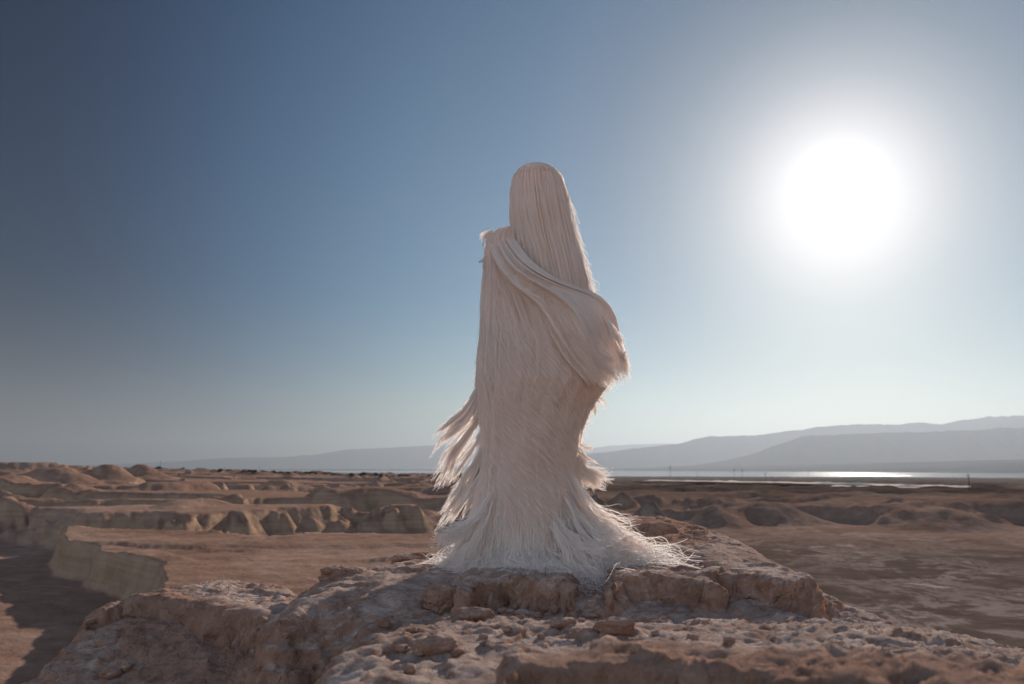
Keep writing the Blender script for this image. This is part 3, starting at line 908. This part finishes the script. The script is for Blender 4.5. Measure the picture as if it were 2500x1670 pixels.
ROBE = Loft([(548, 1240, 1300), (560, 1218, 1330), (575, 1197, 1370), (600, 1187, 1400), (650, 1185, 1420), (700, 1183, 1440), (760, 1180, 1458), (800, 1178, 1470), (880, 1170, 1482), (935, 1167, 1484), (976, 1168, 1452), (1001, 1171, 1434), (1022, 1174, 1426),
             (1055, 1178, 1416), (1100, 1179, 1407), (1143, 1176, 1402), (1180, 1171, 1407), (1220, 1164, 1415), (1260, 1154, 1428), (1300, 1145, 1446), (1340, 1134, 1470), (1372, 1122, 1495)],
            ([540, 700, 900, 1100, 1250, 1372], [.55, .62, .72, .82, .80, .66]))
VEIL = Loft([(411, 1298, 1314), (413, 1284, 1332), (418, 1275, 1345), (427, 1265, 1356), (441, 1256, 1367), (460, 1250, 1374), (485, 1246, 1383), (530, 1247, 1393), (590, 1256, 1407), (640, 1266, 1420), (700, 1275, 1436), (740, 1285, 1442)],
            ([397, 430, 500, 740], [1.1, 1.1, 1.05, .98]), yc=-.03)


def wrap_surface(name, loft, y0, y1, n, inset, fold=0.0, folds=9, seed=0, twist=0.0):
    pys = np.linspace(y0, y1, n)
    th = np.linspace(-math.pi, math.pi, 181)[:-1]
    PYS, TH = np.meshgrid(pys, th, indexing='ij')
    fo = fold * fbm(np.cos(TH + PYS * twist) * folds * .5 + seed, np.sin(TH + PYS * twist) * folds * .5, PYS / 260, 3)
    P = loft.p(PYS, TH, -inset + fo)
    return child(mesh_grid(name, P[::-1], M_CLOTH, wrap=True))


def strands(name, P, rad, mat, taper=.35):
    """P: n x k x 3 points -> one curves object"""
    n, k = P.shape[:2]
    cu = bpy.data.hair_curves.new(name)
    cu.add_curves([k] * n)
    P = P - np.array([PX, PY_, 0])
    cu.attributes['position'].data.foreach_set('vector', np.ascontiguousarray(P, np.float32).reshape(-1)) if 'position' in cu.attributes else cu.points.foreach_set('position', P.reshape(-1).astype(np.float32))
    r = cu.attributes.get('radius') or cu.attributes.new('radius', 'FLOAT', 'POINT')
    rad = np.broadcast_to(np.asarray(rad, float).reshape(-1, 1), (n, 1)) * np.interp(np.linspace(0, 1, k), [0, .08, .6, 1], [.6, 1, 1, taper])[None]
    r.data.foreach_set('value', rad.reshape(-1).astype(np.float32))
    cu.materials.append(mat)
    o = bpy.data.objects.new(name, cu)
    COL.objects.link(o)
    o.parent = person
    return o


# the body under the cloak (one continuous skin)
def body():
    J = {'pelvis': (0, .02, .92), 'belly': (0, .0, 1.08), 'chest': (0, -.01, 1.28), 'neck': (.01, 0, 1.46), 'head': (.015, -.02, 1.58), 'crown': (.015, 0, 1.68),
         'ls': (-.16, .02, 1.40), 'le': (-.19, .02, 1.13), 'lw': (-.14, -.06, .92), 'rs': (.17, .0, 1.36), 're': (.27, -.05, 1.12), 'rw': (.12, -.13, 1.08),
         'lh': (-.09, .02, .86), 'lk': (-.08, .0, .48), 'la': (-.08, .04, .08), 'lt': (-.08, -.10, .04), 'rh': (.09, .02, .86), 'rk': (.08, .0, .48), 'ra': (.08, .04, .08), 'rt': (.09, -.10, .04)}
    E = [('pelvis', 'belly'), ('belly', 'chest'), ('chest', 'neck'), ('neck', 'head'), ('head', 'crown'), ('chest', 'ls'), ('ls', 'le'), ('le', 'lw'), ('chest', 'rs'), ('rs', 're'), ('re', 'rw'),
         ('pelvis', 'lh'), ('lh', 'lk'), ('lk', 'la'), ('la', 'lt'), ('pelvis', 'rh'), ('rh', 'rk'), ('rk', 'ra'), ('ra', 'rt')]
    Rd = {'pelvis': .12, 'belly': .10, 'chest': .11, 'neck': .05, 'head': .085, 'crown': .06, 'ls': .055, 'le': .038, 'lw': .026, 'rs': .055, 're': .038, 'rw': .026, 'lh': .08, 'lk': .052, 'la': .035, 'lt': .028, 'rh': .08, 'rk': .052, 'ra': .035, 'rt': .028}
    keys = list(J)
    me = bpy.data.meshes.new('body')
    ox = -.02
    me.from_pydata([(J[k][0] + ox, J[k][1], J[k][2] * .985) for k in keys], [(keys.index(a), keys.index(b)) for a, b in E], [])
    o = bpy.data.objects.new('body', me); COL.objects.link(o)
    o.modifiers.new('skin', 'SKIN'); sub = o.modifiers.new('sub', 'SUBSURF'); sub.levels = 1; sub.render_levels = 1
    for i, k in enumerate(keys):
        me.skin_vertices[0].data[i].radius = (Rd[k] * .85,) * 2
        me.skin_vertices[0].data[i].use_root = (k == 'pelvis')
    me.materials.append(M_BODY_BOUNCE)
    o.parent = person
    return o


body()
wrap_surface('robe', ROBE, 556, 1335, 90, .016, .022, 10, 2, .0012)
wrap_surface('head_veil', VEIL, 411.5, 738, 50, .007, .004, 8, 5)


def fibre_flow(py, u):
    """sideways drift in view points per point of fall: how the fibres lean at each height"""
    s = np.interp(py, [560, 680, 760, 840, 920, 1000, 1120, 1190, 1240, 1300, 1372], [.04, .17, .30, .48, .74, 1.0, 1.12, 1.0, .62, .15, .0])
    s = s * np.interp(u, [-1.0, -.9, -.5, .6, 1], [.25, .55, 1.0, 1.2, 1.1])
    fan = np.interp(py, [560, 1170, 1240, 1372], [0, 0, .35, .9])
    return s + fan * u


def trace(loft, n, y_lo, y_hi, len_lo, len_hi, k, th_lo, th_hi, off_lo, off_hi, clump=.02, flow=fibre_flow, tip_out=.0, seed=1, jitter=.012, tip_pow=2.0):
    r = np.random.default_rng(seed)
    py = r.uniform(y_lo, y_hi, n)
    th = r.uniform(th_lo, th_hi, n)
    L = r.uniform(len_lo, len_hi, n)
    off0 = r.uniform(off_lo, off_hi, n)
    ph = r.uniform(0, 100, n)
    out = np.zeros((n, k, 3))
    pend = np.minimum(py + L, loft.py[-1])
    step = (pend - py) / (k - 1)
    cur = py.copy(); t = th.copy()
    for j in range(k):
        f = j / (k - 1)
        # fibres gather into locks
        lock = clump * fbm(t * 12 + seed, cur / 95, seed * 1.7, 2)
        lockr = fbm(t * 20, cur / 110, seed + 3.0, 2)
        wob = jitter * fbm(ph, cur / 40 + ph, seed, 2)
        off = off0 + .011 * lockr * (1 + 1.1 * sstep(880, 1080, cur)) + tip_out * f ** tip_pow * (0.6 + .8 * r.random(n))
        out[:, j] = loft.p(cur, t + lock + wob, off)
        c, a = loft.cs(cur)
        sl = flow(cur, np.sin(t))
        t = t + sl * step / np.maximum(a, 30) * np.where(np.cos(t) < -.2, .35, 1)
        cur = cur + step
    return out


FR = .0011
# long fibres of the robe
A = np.concatenate([trace(ROBE, 9500, 556, 1150, 160, 420, 16, -2.0, 1.9, -.010, .003, clump=.085, seed=1), trace(ROBE, 1700, 556, 1150, 160, 420, 16, 1.9, 4.3, -.010, .003, clump=.085, seed=4)])
B = trace(ROBE, 9000, 640, 1230, 60, 170, 9, -1.9, 1.9, -.004, .008, clump=.045, seed=2, tip_out=.003)
strands('robe_fibre', np.concatenate([A]), rng.uniform(.6, 1.25, len(A)) * FR, M_FIBRE)['kind'] = 'stuff'
C2 = trace(ROBE, 1500, 1100, 1270, 50, 110, 9, -2.2, 2.2, .0, .006, clump=.08, seed=3, tip_out=.016)
strands('robe_fibre', C2, rng.uniform(.6, 1.1, len(C2)) * FR, M_FIBRE)['kind'] = 'stuff'
strands('robe_fibre', B, rng.uniform(.5, 1.0, len(B)) * FR, M_FIBRE)['kind'] = 'stuff'


def veil_flow(py, u):
    return np.interp(py, [400, 480, 600, 740], [-.02, .03, .10, .16]) + .0 * u


VF = lambda p, u: 0 * u
V = np.concatenate([trace(VEIL, 5200, 414, 520, 220, 340, 16, -2.0, 2.0, -.004, .003, clump=.03, flow=VF, seed=5, jitter=.006), trace(VEIL, 1100, 414, 520, 220, 340, 16, 2.0, 4.3, -.004, .003, clump=.03, flow=VF, seed=6, jitter=.006)])
strands('veil_fibre', V, rng.uniform(.6, 1.1, len(V)) * FR, M_FIBRE)['kind'] = 'stuff'
# over the crown: fibres laid from the middle of the head outwards and down
def crown():
    n, k = 2600, 9
    r = np.random.default_rng(8)
    th = r.uniform(-math.pi, math.pi, n)
    start = r.uniform(411.3, 418, n); end = start + r.uniform(10, 30, n)
    P = np.zeros((n, k, 3))
    lean = r.normal(0, .35, n)
    for j in range(k):
        f = j / (k - 1)
        P[:, j] = VEIL.p(start + (end - start) * f, th + lean * f, r.uniform(.001, .007, n) + .003 * f)
    return strands('crown_fibre', P, r.uniform(.6, 1.1, n) * FR, M_FIBRE)


crown()['kind'] = 'stuff'


# single flyaway fibres standing off the outline
F1 = trace(ROBE, 420, 600, 1250, 30, 110, 9, .9, 2.4, .0, .006, clump=.2, seed=81, tip_out=.035, jitter=.05)
F2 = trace(VEIL, 160, 440, 660, 60, 160, 10, 1.0, 2.2, .0, .004, clump=.06, flow=lambda p, u: 0 * u, seed=82, tip_out=.022, jitter=.03)
F3 = trace(ROBE, 260, 700, 1250, 30, 90, 9, -2.4, -1.1, .0, .004, clump=.2, seed=83, tip_out=.02, jitter=.05)
for F in (F1, F3):
    strands('loose_fibre', F, rng.uniform(.4, .8, len(F)) * FR, M_FIBRE_W)['kind'] = 'stuff'
strands('loose_fibre', F2, rng.uniform(.4, .8, len(F2)) * FR, M_FIBRE_W)['kind'] = 'stuff'


# the shawl: from behind the left shoulder across the chest, over the right arm, hanging in a fringe
def guide(pts, k=40):
    pts = np.array(pts, float)
    d = np.r_[0, np.cumsum(np.hypot(np.diff(pts[:, 0]), np.diff(pts[:, 1])))]
    t = np.linspace(0, d[-1], k)
    # smooth by resampling twice
    out = np.stack([np.interp(t, d, pts[:, i]) for i in range(3)], -1)
    for _ in range(4):
        out[1:-1] = (out[:-2] + 2 * out[1:-1] + out[2:]) / 4
    return out


G = [guide(g) for g in (
    # px, py, metres in front of the figure's middle
    [(1244, 552, -.02), (1256, 580, .09), (1282, 622, .19), (1312, 650, .215), (1350, 675, .20), (1400, 697, .16), (1440, 708, .11), (1466, 722, .07), (1488, 742, .05), (1503, 768, .05), (1511, 800, .05), (1516, 840, .05), (1524, 868, .05)],
    [(1226, 556, -.03), (1240, 592, .12), (1268, 636, .21), (1302, 668, .235), (1348, 694, .23), (1396, 714, .20), (1434, 734, .17), (1460, 765, .15), (1478, 800, .14), (1494, 840, .12), (1512, 884, .10)],
    [(1212, 562, -.03), (1226, 604, .13), (1252, 650, .215), (1290, 686, .245), (1338, 710, .245), (1382, 738, .24), (1412, 770, .225), (1436, 806, .215), (1458, 846, .20), (1486, 900, .175)],
    [(1200, 570, -.02), (1212, 616, .12), (1240, 664, .20), (1280, 704, .235), (1326, 728, .245), (1352, 756, .25), (1374, 795, .25), (1396, 835, .245), (1424, 876, .235), (1456, 916, .22)],
    [(1191, 582, .0), (1202, 628, .11), (1228, 676, .185), (1264, 712, .22), (1300, 738, .235), (1322, 766, .245), (1342, 805, .25), (1360, 845, .25), (1384, 880, .25), (1412, 912, .245)])]
G = [g * np.array([1, 1, 1]) for g in G]
for q, dk in ((3, .025), (4, .04)):
    G[q][:, 2] -= dk * np.interp(np.linspace(0, 1, 40), [0, .35, .6, 1], [0, 0, .8, 1])
G = np.stack(G)          # 5 x 40 x 3


def shawl_pt(v, t, off=0.0):
    """v 0 upper edge .. 1 lower edge, t 0 shoulder .. 1 fringe end"""
    v = np.clip(v, 0, 1) * 4; i = np.clip(v.astype(int), 0, 3); fv = v - i
    tt = np.clip(t, 0, 1) * 39; j = np.clip(tt.astype(int), 0, 38); ft = tt - j
    g = lambda a, b: G[a, b]
    p = (g(i, j) * (1 - ft)[..., None] + g(i, j + 1) * ft[..., None]) * (1 - fv)[..., None] + (g(i + 1, j) * (1 - ft)[..., None] + g(i + 1, j + 1) * ft[..., None]) * fv[..., None]
    # folds: ropes running along the band
    v = v + 1.0 * fbm(v * .9, t * 2.2, 5.5, 2)
    fold = .011 * np.sin(v / 4 * 23 + 3 * t) * np.interp(t, [0, .1, .45, .7, 1], [.5, 1, .9, .4, .2]) + .006 * np.sin(v / 4 * 41 + 7 * t + 1) * np.interp(t, [0, .5, 1], [1, .6, .3])
    Yv = Y0 - (p[..., 2] + fold + off)
    cyv = (835 - p[..., 1]) / FPX
    fwd = math.cos(PITCH) - math.sin(PITCH) * cyv
    up = math.sin(PITCH) + math.cos(PITCH) * cyv
    return np.stack([(p[..., 0] - 1250) / FPX / fwd * Yv, Yv, CAM_Z + up / fwd * Yv], -1)


VV, TT = np.meshgrid(np.linspace(0, 1, 90), np.linspace(0, .80, 110), indexing='ij')
child(mesh_grid('shawl', shawl_pt(VV, TT, -.010), M_CLOTH))


def shawl_strands():
    r = np.random.default_rng(21)
    n, k = 7500, 20
    v = r.uniform(0, 1, n); t0 = r.uniform(-.02, .55, n); L = r.uniform(.3, .62, n)
    t1 = np.minimum(t0 + L, 1.0)
    off0 = r.uniform(-.006, .004, n)
    P = np.zeros((n, k, 3))
    cross = r.normal(0, .05, n)
    for j in range(k):
        f = j / (k - 1)
        t = t0 + (t1 - t0) * f
        vv = v + .018 * fbm(v * 22, t * 7, 2.2, 2) + cross * f * np.interp(t, [0, .5, .8, 1], [.3, .4, 1, 1.6])
        # over the hanging part single fibres stray
        stray = np.interp(t, [.6, 1], [0, .02]) * fbm(v * 60, t * 5, 9, 2)
        P[:, j] = shawl_pt(vv, t, off0 + stray)
    # free tips: extend the ends beyond the cloth
    ext = np.where(t1 > .97)[0]
    d = P[ext, -1] - P[ext, -2]
    for m in range(5):
        P[ext, -5 + m] += (d * (m + 1) * r.uniform(0, .8, (len(ext), 1)))
        P[ext, -5 + m, 0] += .004 * m * r.uniform(0, 1, len(ext))
    return strands('shawl_fibre', P, r.uniform(.6, 1.15, n) * FR, M_FIBRE)


shawl_strands()['kind'] = 'stuff'


def px_pt(px, py, d):
    Yv = Y0 - d
    cyv = (835 - py) / FPX
    fwd = math.cos(PITCH) - math.sin(PITCH) * cyv
    up = math.sin(PITCH) + math.cos(PITCH) * cyv
    return np.stack([(px - 1250) / FPX / fwd * Yv, Yv + 0 * px, CAM_Z + up / fwd * Yv], -1)


def overspill(n=4000, k=12, seed=33):
    '''fibres that leave the lower edge of the shawl and run down into the robe'''
    r = np.random.default_rng(seed)
    v = 1 - np.abs(r.normal(0, .28, n)).clip(0, .9); t = r.uniform(.14, .97, n)
    iv = v * 4; i = np.clip(iv.astype(int), 0, 3); fv = (iv - i)[:, None]; jt = np.clip((t * 39).astype(int), 0, 38)
    jf = (t * 39 - jt)[:, None]
    p = (G[i, jt] * (1 - jf) + G[i, jt + 1] * jf) * (1 - fv) + (G[i + 1, jt] * (1 - jf) + G[i + 1, jt + 1] * jf) * fv
    px, py, d = p[:, 0].copy(), p[:, 1].copy(), p[:, 2] + .006
    L = r.uniform(40, 130, n) * np.interp(t, [.3, .6, 1], [1.2, .9, .45]); ph = r.uniform(0, 50, n)
    lk = fbm(px / 14, py / 60, 4.0, 2)
    P = np.zeros((n, k, 3))
    for j in range(k):
        f = j / (k - 1)
        c, a = ROBE.cs(py)
        u = np.clip((px - c) / a, -1, 1)
        front = (a / 548) * .68 * np.sqrt(1 - u * u) + .008
        dd = d * (1 - f ** .8) + np.maximum(front, .02) * f ** .8
        P[:, j] = px_pt(px, py, dd + .012 * lk)
        sl = (.30 + .35 * f + .5 * lk) * (1 - .6 * sstep(.3, .95, u))
        px = px + sl * L / (k - 1); py = py + L / (k - 1)
    return strands('shawl_fibre', P, r.uniform(.6, 1.1, n) * FR, M_FIBRE)


overspill()['kind'] = 'stuff'


def bundle(name, path, width, n, k, seed, rad=FR, mat=M_FIBRE, spread_tip=.6, curl=.0, kindname=None, flat=.5, short=.35, drop=0.0):
    """a tassel: strands along a path of (px, py, metres in front of the middle), width profile in metres"""
    r = np.random.default_rng(seed)
    g = guide(path, 30)
    C = np.array([at(p[0], p[1], Y0 - p[2]) for p in g])
    T = np.gradient(C, axis=0); T /= np.linalg.norm(T, axis=1, keepdims=True)
    S = np.cross(T, [0, 1, 0]); S /= np.linalg.norm(S, axis=1, keepdims=True) + 1e-9
    D = np.cross(T, S)
    nl = max(4, n // 38)
    la = np.sort(r.uniform(-1, 1, nl)); lb = r.normal(0, .5, nl); ll = r.uniform(.62, 1.0, nl); li = r.integers(0, nl, n)
    ll[nl // 2] = 1.0
    a = la[li]; b = lb[li]; sa = r.normal(0, .16, n); sb = r.normal(0, .2, n)
    t0 = r.uniform(0, .45, n); t1 = np.minimum(t0 + r.uniform(short, .95, n), r.uniform(.80, 1.0, n) * ll[li])
    t1 = np.maximum(t1, t0 + .15)
    ph = r.uniform(0, 50, n)
    P = np.zeros((n, k, 3))
    for j in range(k):
        f = j / (k - 1)
        t = (t0 + (t1 - t0) * f)
        q = t * 29; i = np.clip(q.astype(int), 0, 28); fq = (q - i)[:, None]
        c = C[i] * (1 - fq) + C[i + 1] * fq
        s = S[i]; dd = D[i]
        wv = np.interp(t, np.linspace(0, 1, len(width)), width)
        aw = a + .6 * fbm(a * 5, t * 3, seed, 2) + curl * fbm(ph, t * 6, seed + 4, 2) * f
        bw = b + curl * fbm(ph + 9, t * 6, seed + 7, 2) * f
        flare = (1 + spread_tip * f ** 2 * np.abs(a))
        aw = aw * (.75 + .6 * f) + sa * (1.1 - .5 * f)
        bw = bw + sb
        P[:, j] = c + s * (aw * wv * flare)[:, None] + dd * (bw * wv * flat)[:, None]
        P[:, j, 2] -= drop * f ** 2 * np.abs(b) * .1
    o = strands(name, P, r.uniform(.6, 1.1, n) * rad, mat)
    return o


# wind blown tassels on the left
TAS = [
    ([(1182, 925, .05), (1160, 968, .03), (1140, 1005, .0), (1104, 1045, -.02), (1070, 1078, -.03), (1052, 1102, -.03), (1040, 1122, -.03)], [.006, .018, .026, .028, .022, .020, .014], 620, 'long upper tassel blown out to the left, ending in a point'),
    ([(1180, 985, .03), (1158, 1035, .0), (1132, 1070, -.02), (1106, 1105, -.03), (1092, 1142, -.03), (1070, 1180, -.03), (1056, 1200, -.03)], [.008, .018, .024, .026, .026, .026, .022], 520, 'second tassel from the top on the left, its end frayed and wispy'),
    ([(1182, 1040, .03), (1160, 1080, .0), (1140, 1110, .0), (1112, 1150, -.02), (1086, 1185, -.02)], [.006, .014, .016, .018, .014], 300, 'thin wispy tassel below the two upper ones on the left'),
    ([(1182, 1075, .05), (1168, 1125, .03), (1142, 1170, .0), (1112, 1225, -.01), (1088, 1262, -.02), (1070, 1286, -.02), (1054, 1308, -.02)], [.008, .022, .03, .026, .020, .018, .014], 700, 'lowest long tassel on the left, hanging diagonally over the wadi'),
    ([(1178, 1150, .05), (1158, 1190, .03), (1134, 1232, .01), (1112, 1262, .0), (1102, 1290, .0)], [.008, .018, .018, .018, .012], 320, 'short tassel hanging between the lowest long one and the robe'),
]
for i, (path, wd, n, lab) in enumerate(TAS):
    o = bundle('tassel', path, [q * .8 for q in wd], int(n * .95), 14, 40 + i, mat=M_FIBRE_W, spread_tip=.5, curl=.5)
    o['label'] = lab
TR = [
    ([(1392, 1072, .05), (1418, 1098, .0), (1440, 1116, -.02), (1464, 1134, -.03)], [.006, .012, .014, .004], 160, 'wispy tuft at the right knee, above the lake shore'),
    ([(1385, 1100, .06), (1410, 1140, .02), (1436, 1170, -.01), (1458, 1194, -.02), (1479, 1210, -.02)], [.012, .026, .030, .030, .018], 620, 'bright feathery tuft pointing right above the hem'),
    ([(1440, 895, .15), (1475, 900, .12), (1505, 905, .08), (1535, 912, .05)], [.012, .020, .022, .016], 90, 'few loose fibres blown right below the shawl fringe'),
    ([(1420, 940, .10), (1440, 965, .05), (1452, 990, .0), (1452, 1020, .0)], [.008, .016, .018, .006], 120, 'pinkish wisp hanging at the right hip'),
    ([(1205, 562, .04), (1190, 568, .04), (1181, 582, .04), (1177, 606, .04)], [.008, .010, .010, .004], 130, 'small frayed tuft on top of the left shoulder'),
    ([(1194, 615, .04), (1186, 630, .04), (1181, 645, .04), (1177, 662, .04)], [.005, .008, .008, .003], 90, 'small frayed tuft below the left shoulder'),
    ([(1470, 770, .14), (1496, 815, .13), (1514, 852, .12), (1526, 880, .11)], [.008, .014, .018, .014], 260, 'feathery edge of the shawl over the right elbow'),
    ([(1440, 840, .20), (1466, 875, .18), (1490, 905, .16), (1510, 925, .14)], [.012, .022, .026, .022], 420, 'frayed fringe under the right elbow'),
    ([(1500, 850, .10), (1512, 872, .10), (1524, 884, .08), (1530, 892, .08)], [.010, .018, .016, .006], 260, 'dense bristly end of the shawl fringe at the elbow'),
]
for i, (path, wd, n, lab) in enumerate(TR):
    o = bundle('tuft', path, wd, n, 10, 60 + i, mat=M_FIBRE_W, spread_tip=.8, curl=.6)
    o['label'] = lab


# the fringed hem: fibres leave the robe at shin height, fan out and trail over the rock
def hem(n, k, seed, py_lo, py_hi, reach_lo, reach_hi, th_lo, th_hi, curl, rad, z_hold=.25, name='hem_fringe', mat=M_FIBRE_W, sidebias=0.0):
    r = np.random.default_rng(seed)
    py = r.uniform(py_lo, py_hi, n); th = r.uniform(th_lo, th_hi, n)
    S = ROBE.p(py, th, r.uniform(-.01, .01, n))
    lk = fbm(th * 5, py * 0 + seed, seed * 1.1, 2)           # locks
    reach = r.uniform(reach_lo, reach_hi, n) * (1 + .6 * lk)
    gdir = th + .45 * fbm(th * 6 + 9, py * 0, seed, 2) + r.normal(0, .10, n)
    # outline of the trailing hem on the rock: long to the right, medium to the left, short in front and behind
    gth = np.arctan2(np.sin(gdir), np.cos(gdir))
    rx = np.interp(gth, [-3.14, -2.2, -1.57, -.9, -.3, 0, .35, .9, 1.35, 1.57, 2.1, 3.14], [.20, .22, .31, .32, .29, .28, .33, .35, .38, .39, .29, .20])
    cx, cy = at(1300, 1370, Y0)[0], Y0
    E = np.stack([cx + rx * reach * np.sin(gdir), cy - rx * reach * np.cos(gdir)], -1)
    P = np.zeros((n, k, 3))
    ph = r.uniform(0, 90, n)
    hold = r.uniform(z_hold * .6, z_hold * 1.2, n)
    for j in range(k):
        f = j / (k - 1)
        e = .22 * f + .78 * np.clip((f - .28) / .72, 0, 1) ** 1.3 * np.ones(n)
        xy = S[:, :2] * (1 - e)[:, None] + E * e[:, None]
        # drop fast at first, then lie down
        z = S[:, 2] * np.clip(1 - f / (.62 + .5 * hold), 0, 1) ** (1.15 - .3 * hold)
        xy = xy + curl * f * np.stack([fbm(ph, np.full(n, f * 4.0) + ph, seed, 2), fbm(ph + 30, np.full(n, f * 4.0) - ph, seed, 2)], -1)
        z = z + curl * .6 * f * fbm(ph + 60, np.full(n, f * 5.0) + ph, seed, 2)
        g = ground_z(xy[:, 0], xy[:, 1])
        z = np.maximum(z + g * f, g + .002 + .02 * r.random(n) * (1 - .7 * f))
        P[:, j, 0] = xy[:, 0]; P[:, j, 1] = xy[:, 1]; P[:, j, 2] = z
    o = strands(name, P, r.uniform(.6, 1.2, n) * rad, mat, taper=.5)
    o['kind'] = 'stuff'
    return o


H1 = hem(6200, 18, 70, 1150, 1310, .45, .95, -math.pi, math.pi, .03, FR)
H2 = hem(5000, 15, 71, 1250, 1360, .55, 1.12, -1.9, 2.0, .06, FR * .95)
H3 = hem(1500, 22, 72, 1170, 1300, .8, 1.5, .45, 1.75, .17, FR * 1.6, z_hold=.55, mat=M_FIBRE_W)
H5 = hem(650, 18, 75, 1180, 1310, .8, 1.3, -1.8, -.5, .13, FR * 1.1, z_hold=.45)
H4 = hem(700, 16, 73, 1300, 1365, 1.0, 1.45, -.3, .75, .12, FR)

# heavier locks of the hem, sweeping off the shins and over the rock
LK = [
    ([(1392, 1160, .12), (1418, 1215, .12), (1462, 1270, .11), (1525, 1320, .09), (1592, 1350, .07), (1650, 1372, .06)], [.03, .05, .06, .06, .05, .05], 300),
    ([(1375, 1210, .17), (1404, 1265, .18), (1440, 1315, .20), (1490, 1360, .22), (1550, 1385, .22)], [.03, .05, .06, .06, .06], 280),
    ([(1350, 1270, .24), (1370, 1305, .27), (1400, 1350, .31), (1440, 1392, .36), (1490, 1430, .42)], [.05, .05, .06, .06, .06], 260),
    ([(1205, 1200, .15), (1182, 1255, .17), (1150, 1308, .20), (1112, 1352, .24), (1068, 1388, .27)], [.03, .05, .06, .06, .05], 260),
    ([(1190, 1175, .06), (1166, 1232, .05), (1140, 1280, .04), (1112, 1318, .04), (1088, 1348, .04)], [.02, .04, .05, .05, .04], 240),
]
for i, (path, wd, n) in enumerate(LK):
    o = bundle('hem_fringe', path, [q * .8 for q in wd], n, 14, 120 + i, mat=M_FIBRE_W, spread_tip=.9, curl=.8, flat=.6)
    o['kind'] = 'stuff'

# ------------------------------------------------------------------ the air
def haze():
    m, t = new_mat('thin_desert_haze')
    v = t.n('ShaderNodeVolumePrincipled', {'Color': (.322, .365, .425, 1), 'Density': 4.3e-5, 'Anisotropy': .5})
    t.n('ShaderNodeOutputMaterial', {'Volume': v.outputs[0]})
    me = box_mesh('haze', [(-60000, 60000, -8000, 48000, CAM_Z - 75, 1620)], m)
    o = bpy.data.objects.new('haze', me)
    o['kind'] = 'stuff'
    COL.objects.link(o)


haze()
